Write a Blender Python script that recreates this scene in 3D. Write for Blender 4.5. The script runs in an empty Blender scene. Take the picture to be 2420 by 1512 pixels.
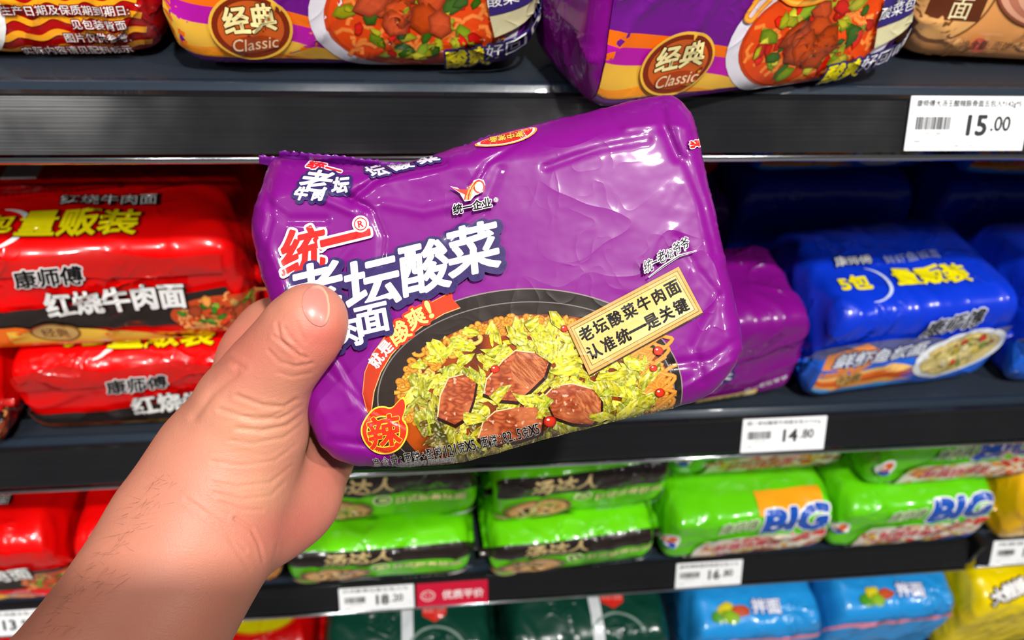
import bpy, bmesh, math, random
import numpy as np
from mathutils import Vector, Matrix, noise
from mathutils.bvhtree import BVHTree

SC = bpy.context.scene
COL = SC.collection
PI = math.pi

# ------------------------------------------------------------------ camera
F, CX, CY = 1750.0, 1210.0, 756.0
_n = np.array([-143.0, 1820.0, F]); _n /= np.linalg.norm(_n)
_x = np.array([15800.0, -441.0, F]); _x -= _n * (_x @ _n); _x /= np.linalg.norm(_x)
_u = -_n
_y = np.cross(_u, _x)
RW = np.stack([_x, _y, _u])                 # camera (right, down, forward) -> world
CAM = np.array([0.0, -0.385, 1.45])

def at(px, py, dep):
    """point of the place that lies at depth dep along the line of sight through a photo pixel"""
    return CAM + RW @ np.array([(px - CX) / F * dep, (py - CY) / F * dep, dep])

cd = bpy.data.cameras.new('camera')
cam = bpy.data.objects.new('camera', cd); COL.objects.link(cam)
cd.sensor_width = 36.0; cd.lens = F / 2420 * 36.0
cd.clip_start = 0.01
cd.dof.use_dof = True; cd.dof.focus_distance = 0.297; cd.dof.aperture_fstop = 9.0
m = Matrix.Identity(4)
for i in range(3):
    m[i][0] = RW[i, 0]; m[i][1] = -RW[i, 1]; m[i][2] = -RW[i, 2]; m[i][3] = CAM[i]
cam.matrix_world = m
SC.camera = cam

# ------------------------------------------------------------------ world, lamps, exposure
w = bpy.data.worlds.new('store_air'); SC.world = w; w.use_nodes = True
w.node_tree.nodes['Background'].inputs[0].default_value = (0.95, 0.97, 1.0, 1)
w.node_tree.nodes['Background'].inputs[1].default_value = 0.10
SC.view_settings.view_transform = 'Standard'
SC.view_settings.look = 'None'
SC.view_settings.exposure = -0.38
SC.view_settings.gamma = 1.0

def lamp(name, loc, target, power, size):
    l = bpy.data.lights.new(name, 'AREA'); l.shape = 'DISK'; l.size = size; l.energy = power
    l.color = (1.0, 0.975, 0.94)
    o = bpy.data.objects.new(name, l); COL.objects.link(o); o.location = loc
    d = Vector(target) - Vector(loc)
    o.rotation_euler = d.to_track_quat('-Z', 'Y').to_euler()
    return o
KEY_AT = Vector(at(330, 1420, 0.28)) + Vector((0.22, -0.47, 1.0)) * 1.75
lamp('ceiling_downlight', KEY_AT, (0.0, 0.0, 1.1), 56, 0.085)
lamp('ceiling_downlight', (1.9, -1.5, 3.0), (0.1, 0.05, 1.0), 46, 0.12)
lamp('ceiling_downlight', (-1.7, -1.6, 3.0), (0.0, 0.05, 1.0), 20, 0.12)
lamp('ceiling_downlight', (0.25, -0.75, 3.0), (0.1, 0.1, 0.9), 7, 0.07)
lamp('ceiling_downlight', (-0.7, -0.8, 3.0), (0.1, 0.1, 0.9), 6, 0.07)
_s = bpy.data.lights.new('added_left_spot', 'SPOT'); _s.energy = 190; _s.spot_size = math.radians(15); _s.spot_blend = .6; _s.shadow_soft_size = .04; _s.color = (1.0, .975, .94)  # added spot, narrow cone to light the red packs at left deeper
_o = bpy.data.objects.new('added_left_spot', _s); COL.objects.link(_o); _o.location = (-1.5, -2.3, 3.0)
_o.rotation_euler = (Vector((-.40, .05, 1.03)) - Vector(_o.location)).to_track_quat('-Z', 'Y').to_euler()

# ------------------------------------------------------------------ colour and materials
def lin(h):
    h = h.lstrip('#')
    out = []
    for i in (0, 2, 4):
        v = int(h[i:i + 2], 16) / 255
        out.append(v / 12.92 if v <= 0.04045 else ((v + 0.055) / 1.055) ** 2.4)
    return np.array(out)

def new_mat(name):
    mt = bpy.data.materials.new(name); mt.use_nodes = True
    nt = mt.node_tree
    return mt, nt, nt.nodes['Principled BSDF']

def film_material(name, rough=0.16, crinkle=0.35, scale=60.0, spec=0.5, coat=0.6, soft=0.25):
    """glossy printed plastic film: the print sits in a colour attribute, thin sharp creases and slack in a bump"""
    mt, nt, b = new_mat(name)
    N = nt.nodes; L = nt.links
    def math_(op, a, c=None, v1=None, v2=None):
        m = N.new('ShaderNodeMath'); m.operation = op
        if a is not None: L.new(a, m.inputs[0])
        if c is not None: L.new(c, m.inputs[1])
        if v1 is not None: m.inputs[1].default_value = v1
        if v2 is not None: m.inputs[2].default_value = v2
        return m.outputs[0]
    a = N.new('ShaderNodeAttribute'); a.attribute_name = 'print'
    L.new(a.outputs['Color'], b.inputs['Base Color'])
    b.inputs['Roughness'].default_value = rough
    b.inputs['Specular IOR Level'].default_value = spec
    b.inputs['Coat Weight'].default_value = coat
    b.inputs['Coat Roughness'].default_value = 0.09
    tc = N.new('ShaderNodeTexCoord')
    def noise_(sc, det=1.0, dist=0.0, rg=.5):
        n = N.new('ShaderNodeTexNoise'); n.inputs['Scale'].default_value = sc; n.inputs['Detail'].default_value = det
        n.inputs['Distortion'].default_value = dist; n.inputs['Roughness'].default_value = rg
        L.new(tc.outputs['Object'], n.inputs['Vector']); return n.outputs['Fac']
    def ridge(sc, power):
        q = math_('MULTIPLY_ADD', noise_(sc, .6, .6), v1=2.0, v2=-1.0)
        q = math_('ABSOLUTE', q); q = math_('MULTIPLY_ADD', q, v1=-1.0, v2=1.0)
        return math_('POWER', q, v1=power)
    mk = N.new('ShaderNodeMapRange'); mk.inputs['From Min'].default_value = .46; mk.inputs['From Max'].default_value = .62
    L.new(noise_(scale * .28, 1.0), mk.inputs['Value'])
    r1 = math_('MULTIPLY', ridge(scale * .55, 9.0), mk.outputs[0])
    r2 = math_('MULTIPLY', ridge(scale * 1.5, 6.0), mk.outputs[0])
    h = math_('MULTIPLY', noise_(scale * .45, 1.0), v1=soft * 4)
    h = math_('ADD', h, math_('MULTIPLY', r1, v1=1.0)); h = math_('ADD', h, math_('MULTIPLY', r2, v1=.35))
    bp = N.new('ShaderNodeBump'); bp.inputs['Strength'].default_value = crinkle
    bp.inputs['Distance'].default_value = 0.0022
    L.new(h, bp.inputs['Height'])
    L.new(bp.outputs[0], b.inputs['Normal']); L.new(bp.outputs[0], b.inputs['Coat Normal'])
    return mt

def plain_material(name, col, rough=0.5, metal=0.0, bump=0.0, scale=80, coat=0.0, vary=0.0, spec=0.5):
    mt, nt, b = new_mat(name)
    N = nt.nodes; L = nt.links
    b.inputs['Roughness'].default_value = rough
    b.inputs['Metallic'].default_value = metal
    b.inputs['Coat Weight'].default_value = coat
    b.inputs['Specular IOR Level'].default_value = spec
    tc = N.new('ShaderNodeTexCoord'); n1 = N.new('ShaderNodeTexNoise')
    n1.inputs['Scale'].default_value = scale; n1.inputs['Detail'].default_value = 5
    L.new(tc.outputs['Object'], n1.inputs['Vector'])
    mr = N.new('ShaderNodeMix'); mr.data_type = 'RGBA'
    c0 = tuple(lin(col) * (1 - vary)) + (1,); c1 = tuple(np.minimum(lin(col) * (1 + vary), 1)) + (1,)
    mr.inputs[6].default_value = c0; mr.inputs[7].default_value = c1
    L.new(n1.outputs['Fac'], mr.inputs[0]); L.new(mr.outputs[2], b.inputs['Base Color'])
    if bump:
        bp = N.new('ShaderNodeBump'); bp.inputs['Strength'].default_value = bump; bp.inputs['Distance'].default_value = 0.001
        L.new(n1.outputs['Fac'], bp.inputs['Height']); L.new(bp.outputs[0], b.inputs['Normal'])
    return mt

def rail_material(name, col):
    """black glossy price rail with long horizontal rub marks and specks of dust"""
    mt, nt, b = new_mat(name)
    N = nt.nodes; L = nt.links
    tc = N.new('ShaderNodeTexCoord'); mp = N.new('ShaderNodeMapping')
    mp.inputs['Scale'].default_value = (6, 900, 900)
    n1 = N.new('ShaderNodeTexNoise'); n1.inputs['Scale'].default_value = 1.0; n1.inputs['Detail'].default_value = 4
    n2 = N.new('ShaderNodeTexNoise'); n2.inputs['Scale'].default_value = 14.0; n2.inputs['Detail'].default_value = 3
    L.new(tc.outputs['Object'], mp.inputs[0]); L.new(mp.outputs[0], n1.inputs['Vector'])
    L.new(tc.outputs['Object'], n2.inputs['Vector'])
    r = N.new('ShaderNodeMapRange'); r.inputs['From Min'].default_value = 0.3; r.inputs['From Max'].default_value = 0.75
    r.inputs['To Min'].default_value = 0.1; r.inputs['To Max'].default_value = 0.34
    L.new(n2.outputs['Fac'], r.inputs['Value']); L.new(r.outputs[0], b.inputs['Roughness'])
    mr = N.new('ShaderNodeMix'); mr.data_type = 'RGBA'
    mr.inputs[6].default_value = tuple(lin(col) * 0.7) + (1,); mr.inputs[7].default_value = tuple(lin(col) * 1.5) + (1,)
    L.new(n1.outputs['Fac'], mr.inputs[0]); L.new(mr.outputs[2], b.inputs['Base Color'])
    bp = N.new('ShaderNodeBump'); bp.inputs['Strength'].default_value = 0.08; bp.inputs['Distance'].default_value = 0.0004
    L.new(n1.outputs['Fac'], bp.inputs['Height']); L.new(bp.outputs[0], b.inputs['Normal'])
    return mt

FILM = film_material('printed_film', 0.27, 0.8, 60.0, 0.4, 0.5, .5)
FILM_HELD = film_material('printed_film_held', 0.40, 0.17, 50.0, 0.22, 0.26, .07)
DECK = plain_material('slate_painted_steel', '#232a33', 0.42, 0.0, 0.12, 300, 0.2, 0.15)
LIP = plain_material('slate_lip', '#222d39', 0.25, 0.0, 0.05, 200, 0.5, 0.1)
RAIL = rail_material('black_glossy_rail', '#19191b')
CHROME = plain_material('polished_rail_edge', '#d2d6db', 0.13, 1.0, 0.06, 60)
BACK = plain_material('dark_back_panel', '#121417', 0.6)
PAPER = plain_material('white_card', '#f4f5f6', 0.45, 0.0, 0.05, 300, 0.2, 0.02)
REDCARD = plain_material('crimson_card', '#cc1236', 0.4, 0.0, 0.05, 300, 0.2, 0.03)
INK = plain_material('black_ink', '#1a1a1c', 0.6)
GREYINK = plain_material('grey_ink', '#77797d', 0.6)
WHITEINK = plain_material('white_ink', '#f6f0f0', 0.5)
BLACKPL = plain_material('black_plastic', '#0c0c0e', 0.3)

# ------------------------------------------------------------------ object helpers
def tag(o, label=None, cat=None, group=None, kind=None):
    if label: o['label'] = label
    if cat: o['category'] = cat
    if group: o['group'] = group
    if kind: o['kind'] = kind
    return o

def mesh_obj(name, verts, faces, mat, parent=None, smooth=True, cols=None, world=None):
    me = bpy.data.meshes.new(name)
    me.from_pydata([tuple(map(float, v)) for v in verts], [], [tuple(map(int, f)) for f in faces])
    me.materials.append(mat)
    if cols is not None:
        ca = me.color_attributes.new('print', 'FLOAT_COLOR', 'POINT')
        a = np.ones((len(verts), 4), dtype=np.float32); a[:, :3] = np.asarray(cols, dtype=np.float32)
        ca.data.foreach_set('color', a.ravel())
    if smooth: me.polygons.foreach_set('use_smooth', [True] * len(me.polygons))
    me.update()
    o = bpy.data.objects.new(name, me); COL.objects.link(o)
    if world is not None: o.matrix_world = world
    if parent is not None:
        o.parent = parent
    return o

def box_bm(bm, lo, hi):
    x0, y0, z0 = lo; x1, y1, z1 = hi
    v = [bm.verts.new(p) for p in ((x0, y0, z0), (x1, y0, z0), (x1, y1, z0), (x0, y1, z0), (x0, y0, z1), (x1, y0, z1), (x1, y1, z1), (x0, y1, z1))]
    for f in ((0, 3, 2, 1), (4, 5, 6, 7), (0, 1, 5, 4), (1, 2, 6, 5), (2, 3, 7, 6), (3, 0, 4, 7)):
        bm.faces.new([v[i] for i in f])

def bm_obj(name, bm, mat, parent=None, bevel=0.0, smooth=False):
    if bevel:
        bmesh.ops.bevel(bm, geom=list(bm.edges), offset=bevel, segments=2, affect='EDGES')
    me = bpy.data.meshes.new(name); bm.to_mesh(me); bm.free()
    me.materials.append(mat)
    if smooth: me.polygons.foreach_set('use_smooth', [True] * len(me.polygons))
    o = bpy.data.objects.new(name, me); COL.objects.link(o)
    if parent is not None: o.parent = parent
    return o

def extrude_profile(name, prof, x0, x1, mat, parent=None, smooth=False, nx=1):
    """closed (y,z) profile run along X"""
    n = len(prof); vs = []; fs = []
    for i in range(nx + 1):
        x = x0 + (x1 - x0) * i / nx
        vs += [(x, p[0], p[1]) for p in prof]
    for i in range(nx):
        for k in range(n):
            a = i * n + k; b = i * n + (k + 1) % n
            fs.append((a, b, b + n, a + n))
    fs.append(tuple(range(n - 1, -1, -1))); fs.append(tuple(range(nx * n, nx * n + n)))
    return mesh_obj(name, vs, fs, mat, parent, smooth)

# ------------------------------------------------------------------ printed artwork: flat shapes laid on a curved film
_tc = {}
def glyphs(s, res=3):
    k = (s, res)
    if k in _tc: return _tc[k]
    c = bpy.data.curves.new('lettering', 'FONT'); c.body = s; c.resolution_u = res
    o = bpy.data.objects.new('lettering', c); COL.objects.link(o)
    dg = bpy.context.evaluated_depsgraph_get(); dg.update()
    me = bpy.data.meshes.new_from_object(o.evaluated_get(dg))
    v = np.array([tuple(p.co)[:2] for p in me.vertices]) if len(me.vertices) else np.zeros((0, 2))
    f = [tuple(p.vertices) for p in me.polygons]
    bpy.data.objects.remove(o); bpy.data.curves.remove(c); bpy.data.meshes.remove(me)
    if len(v):
        lo, hi = v.min(0), v.max(0)
        v = v - (lo + hi) / 2
        h = max(hi[1] - lo[1], 1e-6); wd = hi[0] - lo[0]
    else: h = wd = 1
    _tc[k] = (v, f, wd, h)
    return _tc[k]

def smooth_line(pts, m=6):
    P = [np.array(p, float) for p in pts]; P = [2 * P[0] - P[1]] + P + [2 * P[-1] - P[-2]]; out = []
    for i in range(1, len(P) - 2):
        a, b, c, d = P[i - 1:i + 3]
        for k in range(m):
            t = k / m; out.append(.5 * (2 * b + (c - a) * t + (2 * a - 5 * b + 4 * c - d) * t * t + (3 * b - a - 3 * c + d) * t ** 3))
    return out + [P[-2]]

class Art:
    def __init__(s): s.p = []; s.e = 0.0
    def add(s, v, f, col, de=1.0, L=None):
        s.e += de
        s.p.append((np.asarray(v, float), f, col, s.e, L))
    def poly(s, pts, col, de=1.0, L=None): s.add(pts, [tuple(range(len(pts)))], col, de, L)
    def rect(s, x0, y0, x1, y1, col, de=1.0): s.poly([(x0, y0), (x1, y0), (x1, y1), (x0, y1)], col, de)
    def ellipse(s, cx, cy, rx, ry, col, rot=0, n=40, de=1.0, L=None, a0=0, a1=2 * PI):
        c, t = math.cos(rot), math.sin(rot)
        pts = []
        for i in range(n):
            a = a0 + (a1 - a0) * i / (n if a1 - a0 > 6.28 else n - 1)
            x, y = rx * math.cos(a), ry * math.sin(a)
            pts.append((cx + x * c - y * t, cy + x * t + y * c))
        s.poly(pts, col, de, L)
    def strip(s, pts, wd, col, de=1.0, closed=False, col_edge=None):
        pts = [np.array(p, float) for p in pts]
        n = len(pts); v = []; f = []; cc = []
        for i in range(n):
            a = pts[i - 1] if (i or closed) else pts[i]; b = pts[(i + 1) % n] if (i < n - 1 or closed) else pts[i]
            d = b - a; d /= max(np.linalg.norm(d), 1e-9); q = np.array([-d[1], d[0]])
            ww = wd[i] if hasattr(wd, '__len__') else wd
            v += [pts[i] - q * ww / 2, pts[i], pts[i] + q * ww / 2]
            if col_edge is not None: cc += [col_edge, col, col_edge]
        for i in range(n if closed else n - 1):
            a = 3 * i; b = 3 * ((i + 1) % n)
            f += [(a, a + 1, b + 1, b), (a + 1, a + 2, b + 2, b + 1)]
        s.add(v, f, np.array(cc) if col_edge is not None else col, de)
    def text(s, t, cx, cy, size, col, rot=0, shear=0, sx=1.0, out=None, de=2.0, res=3, weight=0.0, sy=1.0):
        """size = glyph height; rot clockwise in (x right, y down); out = (colour, radius)"""
        v, f, wd, h = glyphs(t, res)
        if not len(v): return
        k = size / h
        x = (v[:, 0] + shear * v[:, 1]) * k * sx; y = -v[:, 1] * k * sy
        c, q = math.cos(rot), math.sin(rot)
        p = np.stack([cx + x * c - y * q, cy + x * q + y * c], 1)
        if out is not None:
            oc, r = out[0], out[1]
            dx, dy = (out[2], out[3]) if len(out) > 2 else (0, 0)
            s.e += de
            s.fatten(p + np.array([dx, dy]), f, oc, r)
        s.e += de
        if weight:
            s.fatten(p, f, col, weight)
        else: s.p.append((p, f, col, s.e, None))
    def fatten(s, p, f, col, r):
        """the shape grown by r with round corners: the shape, a band along its rim and a disc at each rim point"""
        cnt = {}
        for q in f:
            for i in range(len(q)):
                a, b = q[i], q[(i + 1) % len(q)]; k = (min(a, b), max(a, b)); cnt[k] = cnt.get(k, 0) + 1
        V = [tuple(x) for x in p]; Fs = list(f); ends = {}
        for (a, b), n in cnt.items():
            if n != 1: continue
            d = p[b] - p[a]; L_ = np.hypot(*d)
            if L_ < 1e-9: continue
            q = np.array([-d[1], d[0]]) / L_ * r; k = len(V)
            V += [tuple(p[a] + q), tuple(p[a] - q), tuple(p[b] - q), tuple(p[b] + q)]; Fs.append((k, k + 1, k + 2, k + 3))
            for e in (a, b): ends.setdefault((round(p[e][0] / r * 2.5), round(p[e][1] / r * 2.5)), p[e])
        for c in ends.values():
            k = len(V); V += [(c[0] + r * math.cos(t * PI / 6), c[1] + r * math.sin(t * PI / 6)) for t in range(12)]
            Fs.append(tuple(range(k, k + 12)))
        s.p.append((np.array(V), Fs, col, s.e, None))

def finely(v, f, L, col=None):
    """cut a flat shape until no edge is longer than L"""
    bm = bmesh.new()
    lay = None
    if col is not None and getattr(col, 'ndim', 1) == 2: lay = bm.verts.layers.float_vector.new('c')
    bv = [bm.verts.new((a, b, 0)) for a, b in v]
    for q in f:
        try: bm.faces.new([bv[i] for i in q])
        except ValueError: pass
    if lay is not None:
        for i, q in enumerate(bv): q[lay] = col[i]
    bmesh.ops.triangulate(bm, faces=bm.faces[:])
    for it in range(9):
        le = [e for e in bm.edges if e.calc_length() > L]
        if not le: break
        bmesh.ops.subdivide_edges(bm, edges=le, cuts=1)
        ng = [q for q in bm.faces if len(q.verts) > 3]
        if ng: bmesh.ops.triangulate(bm, faces=ng)
    bm.verts.index_update()
    vv = np.array([q.co[:2] for q in bm.verts]).reshape(-1, 2)
    ff = [tuple(x.index for x in q.verts) for q in bm.faces]
    cc = np.array([tuple(q[lay]) for q in bm.verts]) if lay is not None else None
    bm.free()
    return vv, ff, cc

def lay_art(art, surf, L, eps0, step, verts, faces, cols):
    """press the artwork on the surface surf(xy, lift) and append it to verts/faces/cols"""
    for v, f, col, e, LL in art.p:
        if not len(v): continue
        vv, ff, cc = finely(v, f, LL or L, col if not callable(col) else None)
        if not len(ff): continue
        if callable(col): cc = np.array([col(x, y) for x, y in vv])
        elif cc is None: cc = np.tile(np.asarray(col, float), (len(vv), 1))
        P, N = surf(vv, eps0 + step * e)
        b = len(verts)
        verts.extend(P); cols.extend(cc)
        # keep the winding facing outwards
        T3 = np.array([q[:3] for q in ff])
        nn = np.cross(P[T3[:, 1]] - P[T3[:, 0]], P[T3[:, 2]] - P[T3[:, 0]])
        fl = (nn * N[T3[:, 0]]).sum(1) < 0
        for q, f_ in zip(ff, fl):
            q = tuple(b + i for i in q)
            faces.append(q[::-1] if f_ else q)

# ------------------------------------------------------------------ shelf packs
def nz(x, y, z): return noise.noise((x, y, z))

def pack(label, W, H, D, loc, rz, base, art, seed, tilt=0.0, roll=0.0, group=None, lumps=0.0032, n=6.0, name='noodle_pack', cat='noodle pack', end=0.8, seals=True, sealcol=None, L=0.0055):
    """pillow-shaped multipack. Art runs over it in metres: x across, y down the front from the upper front edge,
    negative y back over the top."""
    A = 400
    th = np.linspace(0, 2 * PI, A + 1)
    def sg(a): return np.sign(a) * np.abs(a) ** (2 / n)
    yy = D / 2 - D / 2 * sg(np.cos(th)); zz = H / 2 + H / 2 * sg(np.sin(th))   # th=0 front middle, pi/2 top
    yy -= 0.10 * H * 0 + 0
    seg = np.hypot(np.diff(yy), np.diff(zz)); arc = np.concatenate([[0], np.cumsum(seg)])
    per = arc[-1]
    k0 = np.argmin(np.abs(th - PI / 4)); a0 = arc[k0]
    def raw(p):
        x = p[:, 0]; v = p[:, 1]
        s = (a0 - v) % per
        y = np.interp(s, arc, yy); z = np.interp(s, arc, zz)
        t = np.clip(np.abs(x) / (W / 2), 0, 1)
        g = np.sqrt(np.clip(1 - t ** 18, 0, 1))
        eh = 0.10 + 0.90 * g; ey = end + (1 - end) * g
        y = D / 2 + (y - D / 2) * ey; z = H * .46 + (z - H * .46) * eh
        q = np.stack([x, y, z], 1)
        return q
    def surf(p, lift):
        p = np.asarray(p, float); h = 5e-4
        q = raw(p); qx = raw(p + [h, 0]); qy = raw(p + [0, h])
        sgn = np.where(np.abs(p[:, 0] + h) > W / 2 - 1e-6, 0, 1)
        nn = np.cross(qx - q, raw(p - [0, h]) - qy)
        nn = np.cross(np.where(sgn[:, None] == 1, qx - q, q - raw(p - [h, 0])), qy - q)
        ln = np.linalg.norm(nn, axis=1, keepdims=True); nn = nn / np.maximum(ln, 1e-12)
        nn = -nn
        c = np.array([0, D / 2, H / 2]); out = np.einsum('ij,ij->i', nn, q - c) < 0
        nn[out] *= -1
        d = np.empty(len(p))
        for i in range(len(p)):
            a, b = q[i, 0], q[i, 1] - q[i, 2]
            e = min(1.0, max(0.0, (q[i, 2] - 0.004) / 0.02))
            r1 = nz(a * 17 + seed, b * 22, seed * 3.1); r2 = max(0, 1 - 2.6 * abs(nz(a * 26 - seed, b * 30 + a * 16, seed * 1.7))) ** 2.5
            d[i] = (lumps * .85 * r1 + lumps * 0.62 * r2) * e
        return q + nn * (d + lift)[:, None], nn
    NX, NV = 76, 120
    xs = W / 2 * np.sin(np.linspace(-PI / 2, PI / 2, NX)) * 0.9995
    vsn = np.linspace(0, per, NV, endpoint=False)
    g = np.array([(x, v) for x in xs for v in vsn])
    P, N = surf(g, 0.0)
    verts = list(P); faces = []
    cols = [base] * len(P)
    for i in range(NX - 1):
        for j in range(NV):
            a = i * NV + j; b = i * NV + (j + 1) % NV
            faces.append((a, b, b + NV, a + NV))
    faces.append(tuple(range(NV))[::-1]); faces.append(tuple((NX - 1) * NV + j for j in range(NV)))
    lay_art(art, surf, L, 0.0010, 0.00011, verts, faces, cols)
    mw = Matrix.Translation(loc) @ Matrix.Rotation(rz, 4, 'Z') @ Matrix.Rotation(roll, 4, 'Y') @ Matrix.Rotation(tilt, 4, 'X')
    o = mesh_obj(name, verts, faces, FILM, None, True, cols, mw)
    tag(o, label, cat, group)
    if seals:
        for sd in (-1, 1):
            vs = []; fs = []; M = 40
            for k in range(M + 1):
                y = D / 2 + D * end * 0.42 * (2 * k / M - 1)
                zc = H * .46 + 0.002 * math.sin(k * .8 + seed)
                ln = 0.0055 + (0.0012 if k % 2 else 0)
                for q, (dx, dz) in enumerate(((-.004, 0), (ln * .5, -.0015), (ln, -.006))):
                    vs.append((sd * (W / 2 + dx), y, zc + dz + .0022 * nz(k * .35, seed, q)))
            nv = len(vs); vs += [(a, b, c - .0006) for a, b, c in vs]
            for k in range(M):
                for q in range(2):
                    a = 3 * k + q
                    fs.append((a, a + 3, a + 4, a + 1)); fs.append((nv + a, nv + a + 1, nv + a + 4, nv + a + 3))
                fs.append((3 * k + 2, 3 * k + 5, nv + 3 * k + 5, nv + 3 * k + 2))
            sc = sealcol if sealcol is not None else base
            mesh_obj('end_seal', vs, fs, FILM, o, True, [sc] * len(vs))
    return o

C = {k: lin(v) for k, v in dict(
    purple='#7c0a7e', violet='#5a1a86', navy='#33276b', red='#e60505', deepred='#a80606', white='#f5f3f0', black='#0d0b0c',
    yellow='#f4e40a', gold='#e9b33c', orange='#ee6c0c', cream='#f0e2b0', brown='#5a2b12', dark='#251c19', blue='#0a34c8',
    green='#6ad70a', dgreen='#0a3a2c', sky='#2192dc', ylw='#f5d800', magenta='#b2129e', beige='#d9a468', grey='#8d8f93').items()}

def mix(a, b, t): return a * (1 - t) + b * t
def jit(c, r, k=0.15): return np.clip(c * (1 + r.uniform(-k, k)) + r.uniform(-.01, .01), 0, 1)

def blob(cx, cy, rx, ry, r, n=9, rough=0.25, rot=0):
    pts = []
    for i in range(n):
        a = 2 * PI * i / n; k = 1 + r.uniform(-rough, rough)
        x, y = rx * k * math.cos(a), ry * k * math.sin(a)
        pts.append((cx + x * math.cos(rot) - y * math.sin(rot), cy + x * math.sin(rot) + y * math.cos(rot)))
    return pts

def rounded(pts, it=2):
    pts = [np.array(p, float) for p in pts]
    for _ in range(it):
        q = []
        for i in range(len(pts)):
            a, b = pts[i], pts[(i + 1) % len(pts)]
            q += [a * .75 + b * .25, a * .25 + b * .75]
        pts = q
    return pts

def shade_fan(art, pts, c_mid, c_edge, de=0.15, L=None):
    """a picture patch that runs from one ink in its middle to another at its rim"""
    pts = [np.array(p, float) for p in pts]
    c = sum(pts) / len(pts)
    ins = [c + (p - c) * .62 for p in pts]
    n = len(pts)
    v = pts + ins + [c]
    cc = np.array([c_edge] * n + [mix(c_edge, c_mid, .8)] * n + [c_mid])
    f = []
    for i in range(n):
        j = (i + 1) % n
        f.append((i, j, n + j, n + i)); f.append((n + i, n + j, 2 * n))
    art.add(v, f, cc, de, L)

def small_dish(art, cx, cy, rx, ry, seed, broth, bits, rim=None, rot=0, nb=60, meats=6, noodle=None, size=1.0):
    """bowl printed on a pack: rim, broth, noodles and toppings"""
    r = random.Random(seed)
    if rim is not None:
        art.ellipse(cx, cy, rx, ry, rim, rot); art.ellipse(cx, cy, rx * .86, ry * .84, mix(broth, C['brown'], .3), rot)
    art.ellipse(cx, cy, rx * .82, ry * .8, broth, rot)
    c, s = math.cos(rot), math.sin(rot)
    def pt(a, q): x, y = rx * .78 * q * math.cos(a), ry * .76 * q * math.sin(a); return cx + x * c - y * s, cy + x * s + y * c
    if noodle is not None:
        for k in range(26):
            a = r.uniform(0, 2 * PI); x, y = pt(a, r.uniform(.5, .98)); d = r.uniform(0, PI)
            ln = rx * .35
            pts = [(x + math.cos(d) * ln * (t / 7 - .5) + math.sin(t * 1.6) * rx * .025, y + math.sin(d) * ln * .6 * (t / 7 - .5) + math.cos(t * 1.6) * rx * .025) for t in range(8)]
            art.strip(pts, rx * .045, jit(noodle, r), .05, col_edge=mix(noodle, broth, .6))
    for k in range(nb):
        a = r.uniform(0, 2 * PI); x, y = pt(a, math.sqrt(r.random()) * .85)
        q = rx * r.uniform(.05, .12) * size
        b = jit(r.choice(bits), r, .3)
        shade_fan(art, blob(x, y, q, q * .6, r, 6, .35, r.uniform(0, PI)), b, b * .45, .05)
    for k in range(meats):
        a = r.uniform(0, 2 * PI); x, y = pt(a, r.uniform(.1, .6)); q = rx * r.uniform(.13, .19) * size
        b = jit(lin('#c0491c'), r, .25)
        shade_fan(art, blob(x, y, q, q * .8, r, 6, .22, r.uniform(0, PI)), b, b * .35, .08)

# --- artwork of each kind -------------------------------------------------
def art_classic(H=.1, seed=1):
    a = Art(); r = random.Random(seed)
    y1 = H + .004
    a.rect(-.094, .03, .094, y1, mix(C['purple'], C['violet'], .55))
    a.poly([(-.094, .058), (-.06, .064), (-.02, .074), (.0, .092), (-.02, .0975), (-.094, .0975)], C['orange'])
    a.poly([(-.094, .066), (-.06, .071), (-.02, .080), (.0, .093), (-.04, .088), (-.094, .076)], C['magenta'])
    a.poly([(-.094, .076), (-.06, .080), (-.02, .090), (.01, .100), (-.04, .0975), (-.094, .0965)], C['gold'])
    a.poly([(-.094, .092), (-.07, .090), (-.045, .093), (-.02, .099), (-.06, .096), (-.094, .096)], lin('#f5931a'))
    small_dish(a, .034, .074, .056, .036, seed, lin('#d8430c'), [lin('#7f9a1c'), lin('#a8a820'), lin('#355c14'), lin('#c8c030'), lin('#d42010')], rim=lin('#d9d4dd'), nb=80, meats=9, noodle=lin('#ee8c3c'))
    a.strip(smooth_line([(-.013, .052), (-.008, .046), (.0, .047), (.012, .053), (.028, .052), (.045, .043), (.07, .038), (.085, .03)]), .0035, C['gold'], 2, col_edge=C['orange'])
    a.strip(smooth_line([(-.013, .052), (-.016, .058), (-.012, .060), (-.008, .055), (-.002, .049)]), .0028, C['gold'], 1, col_edge=C['orange'])
    a.ellipse(-.052, .079, .0215, .0175, C['gold'], -.15); a.ellipse(-.052, .079, .0200, .016, lin('#7a2408'), -.15)
    a.ellipse(-.052, .079, .0170, .0135, lin('#c4571a'), -.15)
    a.text('经典', -.052, .0745, .0135, lin('#f6e6a0'), -.12, .1, .95, (lin('#3a1204'), .0009), weight=.0004)
    a.ellipse(-.051, .087, .0125, .0042, lin('#9c3a10'), -.05)
    a.text('Classic', -.051, .087, .0062, lin('#e8c9a0'), -.1, .3)
    a.poly([(.071, .055), (.093, .051), (.096, .066), (.073, .071)], C['navy']); a.text('酸菜包', .083, .061, .0075, C['white'], -.16)
    a.text('老坛', .084, .0545, .005, C['white'], -.16)
    a.poly([(.073, .071), (.096, .066), (.098, .075), (.076, .082)], lin('#cfc79c'))
    a.text('酸爽', .062, .094, .0115, C['yellow'], -.15, .1, 1, (C['navy'], .0016), weight=.0004)
    a.text('好回味', .086, .0885, .009, C['white'], -.15, .1, 1, (C['navy'], .0015))
    a.text('老坛酸菜', .02, .02, .022, C['white'], -.1, .1, 1, (C['navy'], .003), weight=.0006)
    return a

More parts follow.
